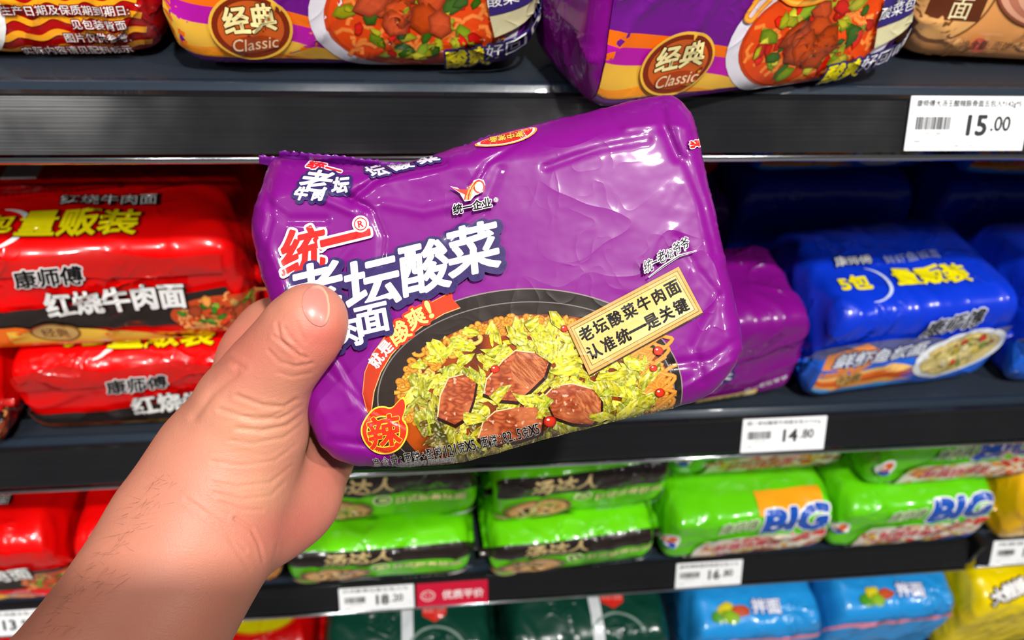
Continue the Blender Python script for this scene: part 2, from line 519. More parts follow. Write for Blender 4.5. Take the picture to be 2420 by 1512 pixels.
def art_wave(H=.1):
    a = Art()
    a.rect(-.1, .02, .099, H + .003, C['deepred'])
    for k in range(9):
        y = .028 + k * .0088
        pts = [(x, y + .0016 * math.sin(x * 330 + .3) - (x * .03)) for x in np.linspace(.0, .096, 60)]
        a.strip(pts, .0035, lin('#f7a418'), .6)
    small_dish(a, -.030, .070, .060, .046, 7, lin('#d0621c'), [lin('#e8b040'), lin('#e9a13a'), lin('#cf5a1c'), lin('#f1c65a')], rim=C['white'], nb=70, meats=2, noodle=lin('#f0b85a'))
    for t, y, x in (('生产日期及保质期到期日:', .076, .038), ('见包装背面', .0835, .052), ('图片仅供参考,', .0905, .049), ('实际内容请见配料标示', .0972, .036)):
        a.text(t, x + .022, y - .002, .0052, C['white'], 0, 0, 1, (lin('#7c0a0a'), .0006))
    return a

def art_pork(H=.1):
    a = Art(); r = random.Random(4)
    a.rect(-.1, .0, .1, H, lin('#d99352'))
    for k in range(120):
        x, y = r.uniform(-.1, .1), r.uniform(.02, H)
        shade_fan(a, blob(x, y, r.uniform(.003, .008), .002, r, 7, .4, r.uniform(0, 3)), jit(lin('#eeb370'), r), lin('#c77a3c'), .03)
    a.ellipse(-.092, .058, .03, .03, lin('#7a4a24')); a.ellipse(-.092, .058, .0285, .0285, lin('#d9a060'))
    a.rect(-.1, .060, -.067, .074, lin('#5a2a14')); a.text('面', -.081, .067, .012, C['cream'])
    for (x, y, q) in ((-.036, .056, .030), (-.012, .062, .027), (.014, .066, .026)):
        a.ellipse(x, y, q, q * .62, lin('#8a4630'), .3)
        for k in range(5):
            a.ellipse(x + .001 * k, y + .001 * k, q * (.95 - .17 * k), q * .6 * (.95 - .17 * k), mix(lin('#d79a7c'), lin('#a85c44'), (k % 2) * .75), .3)
    a.ellipse(-.06, .087, .006, .004, lin('#d65a40'), .6)
    a.text('净含量: 面饼+配料112克x5包  面饼: 82.5克x5包', -.012, .0865, .0058, lin('#4a3020'), 0, 0, .95)
    return a

def art_red(H=.09, seed=1, white_title=False, sh=0.0):
    a = Art(); r = random.Random(seed)
    # top face
    col = C['white'] if white_title else C['yellow']
    if not white_title:
        a.text('5包', -.090, -.018, .018, col, -.05, .1, 1, (lin('#3c1006'), .0012), weight=.0006)
        pts = [(-.088 + .021 * math.cos(t), -.016 + .018 * math.sin(t)) for t in np.linspace(-1.5, 1.3, 18)]
        a.strip(pts, [.001 + .0035 * math.sin(PI * i / 17) for i in range(18)], C['white'], 1)
    a.text('量贩装', -.034, -.018, .024 if not white_title else .02, col, 0, .05, 1, (lin('#3c1006') if not white_title else lin('#8c0a0a'), .0014), weight=.0007)
    a.text('红烧牛肉面', -.02, -.042, .012, C['white'], 0, -.15, 1, (lin('#2a1010'), .0012))
    # front face
    a.poly([(-.1, .010), (-.06, .004), (-.03, .009), (.02, .004), (.06, .011), (.1, .008), (.1, .022), (.05, .027), (-.02, .02), (-.1, .024)], lin('#c71a16'))
    a.text('康师傅', -.055, .022, .014, C['black'], -.06, .2, 1, (lin('#d9d4d2'), .0014), weight=.0004)
    a.poly([(-.1, .053), (-.04, .05), (.0, .046), (.06, .043), (.1, .036), (.1, .07), (.0, .072), (-.1, .074)], C['dark'])
    small_dish(a, .052, .061, .046, .021, seed, lin('#c2461a'), [lin('#6fa02c'), lin('#e8923c'), lin('#d23a14'), lin('#f1b05a'), lin('#3f7a20')], rot=-.06, nb=50, meats=5, noodle=lin('#f1a860'))
    a.text('红烧牛肉面', -.018, .044, .022, C['white'], -.05, .15, .8, (lin('#2a0a08'), .0018, .0006, .0006), weight=.0008)
    a.poly([(-.1, .068), (-.05, .066), (.02, .076), (.05, .085), (-.1, .088)], C['orange'])
    a.poly([(-.1, .070), (-.06, .069), (.0, .078), (.02, .085), (-.1, .083)], C['gold'])
    a.ellipse(-.068, .073, .017, .0095, lin('#8a5a1e'), .05); a.ellipse(-.068, .073, .015, .0078, lin('#caa05a'), .05)
    a.text('经典', -.068, .073, .009, lin('#5a2a10'))
    for i, (v, f, c_, e, LL) in enumerate(a.p):
        v = np.array(v, float)
        if v[:, 0].max() - v[:, 0].min() < .15: v[:, 0] += sh
        a.p[i] = (v, f, c_, e, LL)
    return a

def art_blue(H=.1, seed=1):
    a = Art()
    a.text('5包', -.060, -.030, .017, C['yellow'], .03, .05, 1, (lin('#5a5a0a'), .0008), weight=.0008)
    pts = [(-.054 + .024 * math.cos(t), -.027 + .020 * math.sin(t)) for t in np.linspace(-1.1, 1.6, 18)]
    a.strip(pts, [.0006 + .0022 * math.sin(PI * i / 17) for i in range(18)], lin('#c8d4f5'), 1)
    a.text('量贩装', .012, -.030, .021, C['yellow'], .03, .05, 1.05, (lin('#5a5a0a'), .0009), weight=.0009)
    a.text('康师傅', -.048, -.055, .011, C['white'], 0, .2, 1, (lin('#26346e'), .001)); a.text('鲜虾鱼板面', .008, -.053, .010, lin('#9ca6c8'), 0, .1)
    a.text('康师傅', .022, .018, .017, C['black'], -.12, .25, 1, (lin('#c9cbd8'), .0016), weight=.0004)
    a.poly([(-.1, .030), (-.02, .028), (.03, .036), (.1, .022), (.1, .050), (.0, .056), (-.1, .048)], lin('#5a5f96'))
    a.poly([(-.1, .045), (-.02, .052), (.03, .06), (.1, .052), (.1, H), (-.1, H)], lin('#1c62d8'))
    a.poly([(-.085, .040), (-.055, .030), (-.03, .045), (-.05, .066), (-.085, .07)], lin('#e08a4a'))
    a.text('鲜虾鱼板面', -.035, .046, .016, lin('#d7dbe8'), -.05, .15, 1, (lin('#2a2f6a'), .0018), weight=.0005)
    for k in range(5):
        a.poly([(-.085, .07 + k * .003), (-.02, .058 + k * .006), (.012, .066 + k * .0055), (-.085, .0745 + k * .003)], (lin('#f3c070'), C['orange'], lin('#c9541a'), lin('#e8a24a'), lin('#3aa0e8'))[k], .4)
    small_dish(a, .045, .055, .043, .028, seed, lin('#d9c47a'), [lin('#e8d79a'), lin('#d0402a'), lin('#c8b33c'), lin('#e6e2d0'), lin('#6f8a2c')], rim=lin('#dfe3e8'), rot=-.25, nb=40, meats=0, noodle=lin('#ecd890'))
    a.text('经典', -.058, .069, .010, lin('#3a2412'), 0, 0, 1, (lin('#c99a52'), .0016))
    return a

def art_soup(H=.09, seed=2, ky=1.0):
    a = Art()
    a.poly([(-.1, .000), (-.03, .004), (.04, .002), (.1, -.001), (.1, .024), (.04, .029), (-.03, .03), (-.1, .026)], C['dark'])
    a.text('汤达人', -.02, .015, .017, lin('#c9b078'), -.02, .2, 1.25, weight=.0006)
    a.ellipse(.0, .038, .010, .0085, lin('#d8e6a0')); a.ellipse(.0, .038, .0075, .0062, lin('#1e6a38')); a.ellipse(.001, .038, .005, .004, lin('#c8dc80'))
    a.text('日式豚骨拉面', .048, .0375, .011, lin('#efeaa0'), -.06, .1, 1, (lin('#5aa014'), .001), weight=.0003)
    small_dish(a, -.046, .052, .036, .019, seed, lin('#cf9a5c'), [lin('#e2b97c'), lin('#3a2a1c'), lin('#b9783c'), lin('#5a7a2c'), lin('#e8d0a0')], rim=lin('#7a5a34'), nb=26, meats=0, noodle=lin('#e4bd80'), size=1.1)
    a.ellipse(-.075, .067, .013, .007, lin('#c9a27a')); a.ellipse(-.074, .067, .009, .0045, lin('#6dbb1c'))
    a.poly([(-.05, .072), (-.02, .066), (.0, .072), (-.01, .08), (-.05, .08)], C['dark'])
    for k in range(6):
        a.strip([(.01, .047 + k * .0034), (.075, .043 + k * .0034)], .0006, lin('#3f8a10'), .2)
    a.text('净含量 面饼+配料', .044, .075, .0055, C['white'], -.1); a.poly([(.068, .068), (.088, .062), (.09, .070), (.07, .074)], lin('#d8dbd4'))
    for i, (v, f, c_, e, LL) in enumerate(a.p):
        v = np.array(v, float); v[:, 1] *= ky; a.p[i] = (v, f, c_, e, LL)
    return a

def art_big(H=.09, seed=2, orange=False, top=False):
    a = Art(); r = random.Random(seed)
    if orange: a.rect(.004, -.024, .078, .004, lin('#f0a01a'))
    a.text('BIG', .046, .012, .027, lin('#1450b4'), -.06, .12, 1.25, (C['white'], .0042), weight=.0026)
    a.text('大食桶', .062, .036, .012, lin('#dc1c1c'), -.1, .1, 1.2, (C['white'], .0016), weight=.0006)
    a.text('康师傅', -.018, .014, .013, lin('#1c1c1c'), -.05, .25, 1, (lin('#cfe8b0'), .0012))
    a.poly([(-.052, .034), (.03, .032), (.09, .04), (.095, .066), (.04, .078), (-.066, .078), (-.06, .05)], lin('#e3d9c9'))
    for k in range(110):
        x = r.uniform(-.055, .09); y = r.uniform(.036, .074)
        b = jit(r.choice([lin('#d83a2a'), lin('#e8912a'), lin('#f1d03a'), lin('#e2b66a'), lin('#d9674a'), lin('#f0e4c8'), lin('#b83a5a')]), r, .2)
        shade_fan(a, blob(x, y, r.uniform(.003, .009), r.uniform(.002, .004), r, 6, .3, r.uniform(-.5, .5)), b, b * .65, .03)
    a.text('鲜蔬排骨面', .0, .048, .013, lin('#c8283c'), -.03, .1, 1.1, (lin('#f1e6da'), .0012), weight=.0004)
    a.strip([(.04, .071), (.09, .064)], .007, lin('#2a58b8'), 1)
    a.text('净含量', -.03, .073, .005, lin('#2c8a3c'))
    a.ellipse(-.088, .03, .008, .014, C['white']); a.ellipse(-.088, .027, .005, .007, lin('#e8641a')); a.ellipse(-.088, .038, .005, .005, lin('#1c4ab8'))
    return a

# ------------------------------------------------------------------ the shelving
Z_UP, Z_MID, Z_LOW, Z_BOT = 1.252, 0.9465, 0.692, 0.415
XA, XB = -1.1, 1.35
bmx = bmesh.new(); box_bm(bmx, (XA, 0.42, 0.0), (XB, 0.44, 2.0)); tag(bm_obj('wall_back', bmx, BACK), 'dark back panel behind the shelves', kind='structure')
bmx = bmesh.new(); box_bm(bmx, (-3, -3.5, -0.02), (3, 0.44, 0.0)); tag(bm_obj('floor', bmx, plain_material('grey_floor_tile', '#8a8784', 0.35)), 'grey shop floor', kind='structure')

def shelf(z, label, xa=XA, xb=XB, rail=True):
    # deck with a rounded front lip
    prof = [(0.42, z + .0025), (0.0125, z + .0025), (0.0095, z + .0008), (0.0065, z - .006), (0.0055, z - .011), (0.0055, z - .020), (0.42, z - .020)]
    d = extrude_profile('store_shelf', prof, xa, xb, DECK)
    tag(d, label, 'shelf')
    lip = [(0.0126, z + .0029), (0.0100, z + .0016), (0.0060, z - .0045), (0.0035, z - .0062), (0.0010, z - .0066), (0.0012, z - .0080), (0.0040, z - .0080), (0.0070, z - .0062), (0.0102, z - .0002), (0.0128, z + .0012)]
    extrude_profile('shelf_lip', lip, xa, xb, LIP, d, True)
    # price rail, leaning so that its face looks up
    a, b = np.array([0.0, z]), np.array([-0.0150, z - 0.0275])
    n = np.array([b[1] - a[1], -(b[0] - a[0])]); n /= np.linalg.norm(n); n = n if n[0] < 0 else -n
    # slot line under the lip
    face = [a + n * 0, a + n * .0008, b + n * .0008, b - n * .0018, a - n * .0018]
    extrude_profile('price_rail', [tuple(q) for q in face], xa, xb, RAIL, d)
    top = [a + n * .0016, a + n * .0016 + np.array([0, -.0014]), a + np.array([.003, -.0016]), a + np.array([.004, .0004])]
    extrude_profile('rail_groove', [tuple(q) for q in top], xa, xb, RAIL, d)
    ed = []
    c = b + n * .0004
    for k in range(9):
        t = math.radians(150 + k * 22)
        ed.append((c[0] + .0032 * math.cos(t) - .0006, c[1] - .0016 + .0032 * math.sin(t) * 1.2))
    extrude_profile('rail_edge', ed, xa, xb, CHROME, d, True)
    return d

X_JOINT = 0.6265
shelf(Z_UP, 'top shelf of dark slate steel with black glossy price rail')
shelf(Z_MID, 'middle shelf carrying red, purple and blue noodle packs')
shelf(Z_LOW, 'lower shelf carrying green noodle packs', XA, X_JOINT - .006)
shelf(Z_LOW + .004, 'short end of the lower shelf at far right below a yellow pack', X_JOINT + .006, XB)
dk = bmesh.new(); box_bm(dk, (XA, -.05, Z_BOT - .03), (XB, .42, Z_BOT)); tag(bm_obj('store_shelf', dk, DECK), 'bottom shelf under the dark green, sky blue and yellow packs', 'shelf')

# joint hook between the two lower bays
bmx = bmesh.new()
box_bm(bmx, (X_JOINT - .0045, -.012, Z_LOW - .030), (X_JOINT + .0045, .006, Z_LOW + .012))
o = bm_obj('shelf_bracket', bmx, BLACKPL, None, .0015)
tag(o, 'black plastic bracket in the gap between two lower price rails', 'bracket')

# ------------------------------------------------------------------ price tags
def rail_frame(z):
    a, b = np.array([0, 0.0, z]), np.array([0, -0.0150, z - 0.0275])
    d = (b - a) / np.linalg.norm(b - a); n = np.array([0, d[2], -d[1]]); n = n if n[1] < 0 else -n
    return a, d, n

def price_tag(x0, x1, z, s0, s1, art, mat, label, cat='price tag', group=None, rz=0.0, name='price_tag', lift=.0022):
    """card on the price rail; art = list of (mesh verts, faces, material) in metres, x right, y down"""
    a, d, n = rail_frame(z)
    wd = x1 - x0; hh = s1 - s0
    c = a + d * (s0 + hh / 2) + np.array([(x0 + x1) / 2, 0, 0]) + n * lift
    M = Matrix(((1, 0, n[0], c[0]), (0, -d[1], n[1], c[1]), (0, -d[2], n[2], c[2]), (0, 0, 0, 1)))
    M = M @ Matrix.Rotation(rz, 4, 'Z')
    bm = bmesh.new(); box_bm(bm, (-wd / 2, -hh / 2, -.0005), (wd / 2, hh / 2, .0004))
    o = bm_obj(name, bm, mat, None, .0002); o.matrix_world = M
    tag(o, label, cat, group)
    bys = {}
    for v, f, mt, e, nm in art:
        k = (nm, mt.name)
        if k not in bys: bys[k] = ([], [], mt)
        V, Fs, _ = bys[k]; b = len(V)
        V += [(p[0], -p[1], .0005 + e * .00004) for p in v]
        Fs += [tuple(b + i for i in q) for q in f]
    for (nm, _), (V, Fs, mt) in bys.items():
        mesh_obj(nm, V, Fs, mt, o, False)
    return o

def card_text(t, x, y, size, mt, nm, e=1, sx=1.0, weight=0.0, rot=0.0):
    v, f, wd, h = glyphs(t); k = size / h
    p = np.stack([v[:, 0] * k * sx + x, -v[:, 1] * k + y], 1)
    out = [(p, f, mt, e, nm)]
    if weight:
        for a in range(6):
            out.append((p + np.array([math.cos(a * PI / 3), math.sin(a * PI / 3)]) * weight, f, mt, e + .1 + a * .05, nm))
    return out

def price_art(title, big, small, seed):
    r = random.Random(seed); A = []
    A += card_text(title, -.001, -.0115, .0047, INK, 'product_name', weight=.00006, sx=.068 / (max(glyphs(title)[2], .1) / glyphs(title)[3] * .0047))
    x = -.034
    bars = []
    for k in range(38):
        wd = r.choice((.0003, .0003, .0006, .0009)); 
        bars.append(([(x, -.004), (x + wd, -.004), (x + wd, .0035), (x, .0035)], [(0, 1, 2, 3)], INK, 1, 'barcode')); x += wd + r.choice((.0002, .0003, .0005))
        if x > -.012: break
    A += bars
    A += card_text('6 920152 400', -.023, .0058, .0016, GREYINK, 'barcode')
    A += card_text(big, .006, .001, .0115, INK, 'price_figures', weight=.0006)
    A += card_text(small, .0215, 0, .0085, INK, 'price_figures', weight=.00025, sx=.9)
    A += card_text('零售价', -.031, .0105, .0016, GREYINK, 'price_heading')
    A += card_text('规格:142g*5包  单位:包  产地:天津', .004, .0132, .0016, GREYINK, 'specification_line')
    A += card_text('元', .035, .0065, .0016, GREYINK, 'currency_mark')
    return A

price_tag(.2885, .3665, Z_UP, -.0015, .0305, price_art('康师傅大汤王酸辣豚骨面五包入*142g*5', '15', '.00', 0), PAPER, 'white price tag reading 15.00 on the top rail')
price_tag(.2710, .3490, Z_MID, -.0010, .0310, price_art('统一老坛酸菜牛肉面五包入*121g', '14', '.80', 1), PAPER, 'white price tag reading 14.80 on the middle rail')
price_tag(.2660, .3430, Z_LOW, .0005, .0320, price_art('康师傅鲜蔬排骨面五包入*5', '16', '.80', 2), PAPER, 'white price tag reading 16.80 under the green packs at right')
price_tag(-.1045, -.0255, Z_LOW, .0040, .0340, price_art('日式豚骨拉面五包入*5', '18', '.20', 3), PAPER, 'white price tag reading 18.20 beside the crimson sign')
price_tag(-.4780, -.4020, Z_LOW, .0040, .0345, [(v, f, m, e, n) for v, f, m, e, n in price_art('康师傅红烧牛肉面五包入', '13', '.90', 4)], PAPER, 'white price tag reading 13.90 at far left behind the forearm')
price_tag(.6480, .7300, Z_LOW + .004, .0005, .0330, price_art('鸡蛋面五包入', '16', '.90', 5), PAPER, 'white price tag cut by the right edge of the picture')
RA = []
RA += card_text('优质平价', .0115, 0, .0105, WHITEINK, 'sign_lettering', weight=.0002)
th = np.linspace(0, 2 * PI, 25)
ring = [(-.0265 + q * math.cos(t), q * .85 * math.sin(t)) for q in (.0075, .0066) for t in th[:-1]]
RA.append((ring, [(i, (i + 1) % 24, 24 + (i + 1) % 24, 24 + i) for i in range(24)], WHITEINK, 1, 'sign_emblem'))
arc = [(-.0265 + q * math.cos(t), .0005 + q * .7 * math.sin(t)) for q in (.0042, .0034) for t in np.linspace(.2, PI - .2, 12)]
RA.append((arc, [(i, i + 1, 13 + i, 12 + i) for i in range(11)], WHITEINK, 1, 'sign_emblem'))
for sx in (-1, 1):
    RA.append(([(-.0265 + sx * .0026 + .0009 * math.cos(t), -.0022 + .0009 * math.sin(t)) for t in th[:-1]], [tuple(range(24))], WHITEINK, 1, 'sign_emblem'))
price_tag(-.0225, .0545, Z_LOW, .0045, .0345, RA, REDCARD, 'crimson sign with white lettering on the lower rail', 'sign', name='rail_sign')

# ------------------------------------------------------------------ the packs on the shelves
G1, G2, G3, G4 = 'packs on the top shelf', 'packs on the middle shelf', 'green packs on the lower shelf', 'packs on the bottom shelf'
dz = .0038
U, M_, Lw = Z_UP + dz, Z_MID + dz, Z_LOW + dz
# top shelf
pack('red noodle pack with yellow wavy lines on the top shelf, left end', .215, .108, .12, (-.245, .026, U), .05, C['deepred'], art_wave(), 3, group=G1)
pack('purple classic pack on the top shelf between red pack and tilted purple pack', .192, .112, .12, (-.037, .016, U), .02, C['purple'], art_classic(.1, 11), 5, group=G1)
pack('purple classic pack pushed askew over the edge of the top shelf', .205, .112, .09, (.182, -.010, U), .26, C['purple'], art_classic(.1, 12), 8, group=G1, seals=False, tilt=-.02)
pack('tan noodle pack with sliced pork picture above the 15.00 tag', .215, .108, .12, (.402, .030, U), -.08, lin('#d99352'), art_pork(), 9, group=G1)

# middle shelf, left: red stacks
pack('red beef noodle pack lying under a larger red pack on the middle shelf', .205, .078, .140, (-.215, .018, M_), .02, C['red'], art_red(.078, 21, False, .045), 21, group=G2)
pack('red beef noodle pack on top of the stack on the middle shelf, yellow lettering', .225, .10, .14, (-.245, .030, M_ + .078), .03, C['red'], art_red(.09, 22, False, .042), 22, group=G2)
pack('red beef noodle pack at far left edge below the stack', .178, .080, .13, (-.418, .006, M_), -.05, C['red'], art_red(.09, 23), 23, group=G2, seals=False)
_e = [o for o in bpy.data.objects if o.get('label', '').startswith('red beef noodle pack on top of the stack')][0]
vs = []; fs = []
for k in range(64):
    x = -.105 + .13 * k / 63
    yb = .062 + .012 * k / 63
    for q, (dy, dz_) in enumerate(((.004, .096), (-.004, .1035), (-.0115 - (.0018 if k % 2 else 0), .1042))):
        vs.append((x, yb + dy, dz_ + .0014 * nz(k * .12, q, 2)))
for k in range(63):
    for q in range(2): fs.append((3 * k + q, 3 * k + q + 1, 3 * k + 3 + q + 1, 3 * k + 3 + q))
mesh_obj('back_seam', vs, fs, FILM, _e, True, [C['red']] * len(vs))
bmx = bmesh.new(); box_bm(bmx, (-.008, -.050, .1000), (.016, .075, .1012))
bm_obj('packing_tape', bmx, plain_material('silver_white_tape', '#c9c9c9', .35, 0, .1, 60, .3, .15), _e).location = (-.05, .125, .004)
pack('red noodle pack in shadow behind the upper red pack', .20, .10, .12, (-.20, .232, M_ + .104), .0, C['red'], art_red(.09, 24), 24, group=G2)
pack('red noodle pack on the deck behind the red stack', .20, .10, .12, (-.20, .232, M_), .0, C['red'], Art(), 25, group=G2)
pack('red noodle pack in shadow on the left behind the stack', .18, .10, .12, (-.43, .20, M_ + .104), .0, C['red'], Art(), 26, group=G2)
pack('red noodle pack standing in the dark right of the red stack', .19, .10, .12, (.003, .20, M_), .0, C['red'], Art(), 27, group=G2)

# middle shelf, centre: purple pack standing behind the held one
pu = Art()
pu.poly([(-.01, .088), (.045, .080), (.048, .102), (-.01, .110)], lin('#dcb76a')); pu.poly([(-.01, .090), (.043, .082), (.046, .100), (-.01, .108)], lin('#f0dc9c'))
pu.text('老坛酸菜牛肉面', .008, .091, .0075, C['black'], -.14); pu.text('认准统一是关键', .010, .100, .0075, C['black'], -.14)
pu.text('统一老坛爷爷', .05, .074, .006, C['white'], -.3)
small_dish(pu, -.01, .128, .06, .03, 31, lin('#7a4a14'), [lin('#a8a820'), lin('#c8c430'), lin('#6a7a14')], rim=C['dark'], nb=50, meats=4, noodle=lin('#e8b040'))
pu.text('老坛酸菜', -.03, .055, .02, C['white'], -.1, 0, 1, (C['navy'], .003))
pack('purple noodle pack upright on the middle shelf behind the held pack', .155, .106, .10, (.238, .010, M_), .12, C['purple'], pu, 31, group=G2, tilt=0)
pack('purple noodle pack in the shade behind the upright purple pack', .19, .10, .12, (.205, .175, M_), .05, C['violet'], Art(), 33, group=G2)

# middle shelf, right: blue packs
pack('blue noodle pack with yellow lettering on the middle shelf', .182, .108, .125, (.418, .022, M_), .10, C['blue'], art_blue(.1, 41), 41, group=G2)
pack('blue noodle pack cut by the right edge beside the other blue pack', .20, .108, .125, (.628, .026, M_), .05, C['blue'], art_blue(.1, 42), 44, group=G2)
pack('blue noodle pack deep in shadow behind the front blue pack', .19, .11, .12, (.40, .190, M_), .02, C['blue'], Art(), 45, group=G2)
pack('blue noodle pack in shadow on top at the back, white bowl picture', .19, .10, .11, (.40, .200, M_ + .120), .05, C['blue'], art_blue(.1, 46), 46, group=G2, tilt=.12)
pack('blue noodle pack in shadow at the upper right with tilted bowl picture', .19, .10, .12, (.61, .185, M_ + .120), -.06, C['blue'], art_blue(.1, 47), 47, group=G2, tilt=.1)
pack('blue noodle pack at the back right carrying another blue pack', .19, .11, .12, (.61, .185, M_), -.02, C['blue'], Art(), 48, group=G2)
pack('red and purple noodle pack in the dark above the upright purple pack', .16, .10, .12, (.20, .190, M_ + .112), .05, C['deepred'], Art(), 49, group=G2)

# lower shelf, left: red packs
L_ART = Art()
L_ART.poly([(-.1, .040), (.1, .034), (.1, .11), (-.1, .11)], C['dark'])
small_dish(L_ART, .055, .072, .05, .028, 52, lin('#d9761c'), [lin('#f1a840'), lin('#e8923c'), lin('#f4c860'), lin('#d24a14')], nb=50, meats=2, noodle=lin('#f6c878'))
pack('red noodle pack with white lettering on the lower shelf, far left', .19, .118, .13, (-.452, -.003, Lw), .0, C['red'], art_red(.1, 51, True, .04), 51, group='red packs on the lower shelf', seals=False)
pack('red noodle pack mostly hidden by the forearm on the lower shelf', .188, .110, .13, (-.250, .000, Lw), .01, C['red'], L_ART, 52, group='red packs on the lower shelf', seals=False)
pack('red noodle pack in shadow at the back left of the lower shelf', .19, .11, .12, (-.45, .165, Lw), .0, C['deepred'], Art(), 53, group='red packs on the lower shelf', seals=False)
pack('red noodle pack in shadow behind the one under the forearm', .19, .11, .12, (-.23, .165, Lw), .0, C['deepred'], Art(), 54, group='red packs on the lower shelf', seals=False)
# green stacks
pack('green noodle pack at the foot of the left stack', .186, .062, .150, (-.058, -.002, Lw), .0, C['green'], art_soup(.07, 61, .68), 61, group=G3)
pack('green noodle pack on top of the left stack with a large bowl picture', .186, .085, .14, (-.052, .030, Lw + .064), .0, C['green'], art_soup(.085, 62), 62, group=G3)
pack('green noodle pack at the foot of the middle stack', .176, .062, .150, (.146, -.004, Lw), .06, C['green'], art_soup(.07, 63, .68), 63, group=G3)
pack('green noodle pack on top of the middle stack', .182, .082, .14, (.150, .024, Lw + .064), .07, C['green'], art_soup(.08, 64), 65, group=G3)
pack('green noodle pack with blue BIG lettering and an orange block', .188, .082, .15, (.338, .000, Lw), .03, lin('#5fca0a'), art_big(.08, 66, True), 66, group=G3)
pack('green noodle pack set back on top of the one with the orange block', .20, .074, .12, (.350, .055, Lw + .080), .02, lin('#5fca0a'), art_big(.08, 67), 67, group=G3)
pack('green noodle pack with large blue BIG lettering beside the yellow pack', .185, .086, .14, (.528, .000, Lw), .02, lin('#5fca0a'), art_big(.08, 68), 68, group=G3)
pack('green noodle pack on top of the right stack, cut by the picture edge', .20, .078, .14, (.558, .026, Lw + .084), .02, lin('#5fca0a'), art_big(.08, 69), 69, group=G3)
ye = Art(); ye.ellipse(-.060, .034, .018, .012, C['white']); ye.ellipse(-.060, .034, .010, .006, C['ylw']); ye.ellipse(-.060, .034, .005, .003, C['white'])
ye.text('鸡蛋面', -.060, .052, .007, lin('#7a6a20'))
pack('golden yellow noodle pack on the lower shelf at the right edge', .18, .090, .14, (.728, -.004, Lw + .004), .06, lin('#f2b807'), ye, 70)

# bottom shelf
zb = Z_BOT
q = Art()
for (x, y, a, b) in ((-.04, -.045, .045, .022), (.03, -.04, .042, .02)):
    q.ellipse(x, y, a * 1.08, b * 1.15, lin('#f06a10')); q.ellipse(x, y, a, b, C['yellow'])
pack('red pack with yellow cloud shapes on the bottom shelf below the forearm', .188, .135, .16, (-.246, -.010, zb), .01, C['red'], q, 81, group=G4)
for k, (x, lb) in enumerate(((-.036, 'dark green pack with white stripe and red badge, left of the pair'), (.186, 'dark green pack with white stripe and red badge, right of the pair'))):
    q = Art()
    q.rect(-.008 + .01 * k, -.16, .006 + .01 * k, .01, lin('#cfd4d6'))
    q.poly([(.012, -.085), (.052, -.085), (.046, -.042), (.032, -.034), (.018, -.042)], lin('#d42a20'))
    q.text('超值', .032, -.052, .013, lin('#f09088'))
    pts = [(.032 + .036 * math.cos(t), .006 + .034 * math.sin(t)) for t in np.linspace(-2.8, -.3, 20)]
    q.strip(pts, .003, lin('#7a8f84'), 1)
    q.ellipse(-.045, -.06, .008, .004, lin('#8fa79c'))
    pack(lb, .208, .142, .17, (x, -.030, zb), .01, C['dgreen'], q, 83 + k, group=G4, lumps=.0035)
for k, (x, lb) in enumerate(((.402, 'sky blue pack beside the dark green ones on the bottom shelf'), (.592, 'sky blue pack leaning next to the yellow spicy pack'))):
    q = Art(); r = random.Random(k)
    ox, oy = (-.044, -.018) if k == 0 else (-.036, -.016)
    for c, dx, dy in ((lin('#4a9a20'), -.010, .004), (lin('#d8c820'), .0, -.004), (lin('#c8502a'), .018, -.001), (lin('#8ab820'), .004, .005)):
        shade_fan(q, blob(ox + dx, oy + dy, .011, .008, r, 9, .2), c, c * .6, 1)
    q.text('拌面', ox + .052, oy - .003, .017, lin('#e6e8f4'), .1, 0, 1, (lin('#4a56a0'), .0018), weight=.0006)
    q.strip([(-.1, .020), (.1, .026)], .008, lin('#e88aa0'), 1)
    pack(lb, .172, .150, .16, (x, -.030 + .01 * k, zb), .03 + .01 * k, C['sky'], q, 87 + k, group=G4, lumps=.004, seals=False)
q = Art()
q.text('大辣娇', -.036, -.008, .017, C['white'], -.25, .1, 1, (lin('#2a0d08'), .0035), weight=.0012)
q.rect(-.066, -.070, -.02, -.060, C['orange'])
pack('bright yellow spicy noodle pack in the lower right corner', .16, .165, .16, (.768, -.024, zb), .03, C['ylw'], q, 90, group=G4, lumps=.003, seals=False)
q = Art()
pack('red pack on the bottom shelf at the left corner of the picture', .20, .150, .17, (-.46, -.02, zb), 0, C['red'], q, 92, group=G4)

# ------------------------------------------------------------------ the pack held up in the hand
HZ = 0.300
OUTL = [(640,374),(617,440),(599,492),(594,545),(610,620),(636,705),(662,790),(688,870),(712,950),(735,1010),(760,1058),(790,1084),(830,1100),(960,1104),(1080,1096),(1150,1077),(1270,1042),(1420,1003),(1560,972),(1640,950),(1690,925),(1733,872),(1756,832),(1750,770),(1735,700),(1715,620),(1695,520),(1672,420),(1652,330),(1637,270),(1608,234),(1575,222),(1500,236),(1400,262),(1280,290),(1170,318),(1060,354),(950,388),(880,392),(780,386),(700,374)]
def dense_loop(pts, step, smooth=2):
    pts = [np.array(p, float) for p in pts]
    out = []
    for i in range(len(pts)):
        a, b = pts[i], pts[(i + 1) % len(pts)]
        n = max(1, int(round(np.linalg.norm(b - a) / step)))
        out += [a + (b - a) * k / n for k in range(n)]
    out = np.array(out)
    for _ in range(smooth):
        out = (np.roll(out, 1, 0) + 2 * out + np.roll(out, -1, 0)) / 4
    return out
LOOP = dense_loop(OUTL, 7.0, 5)
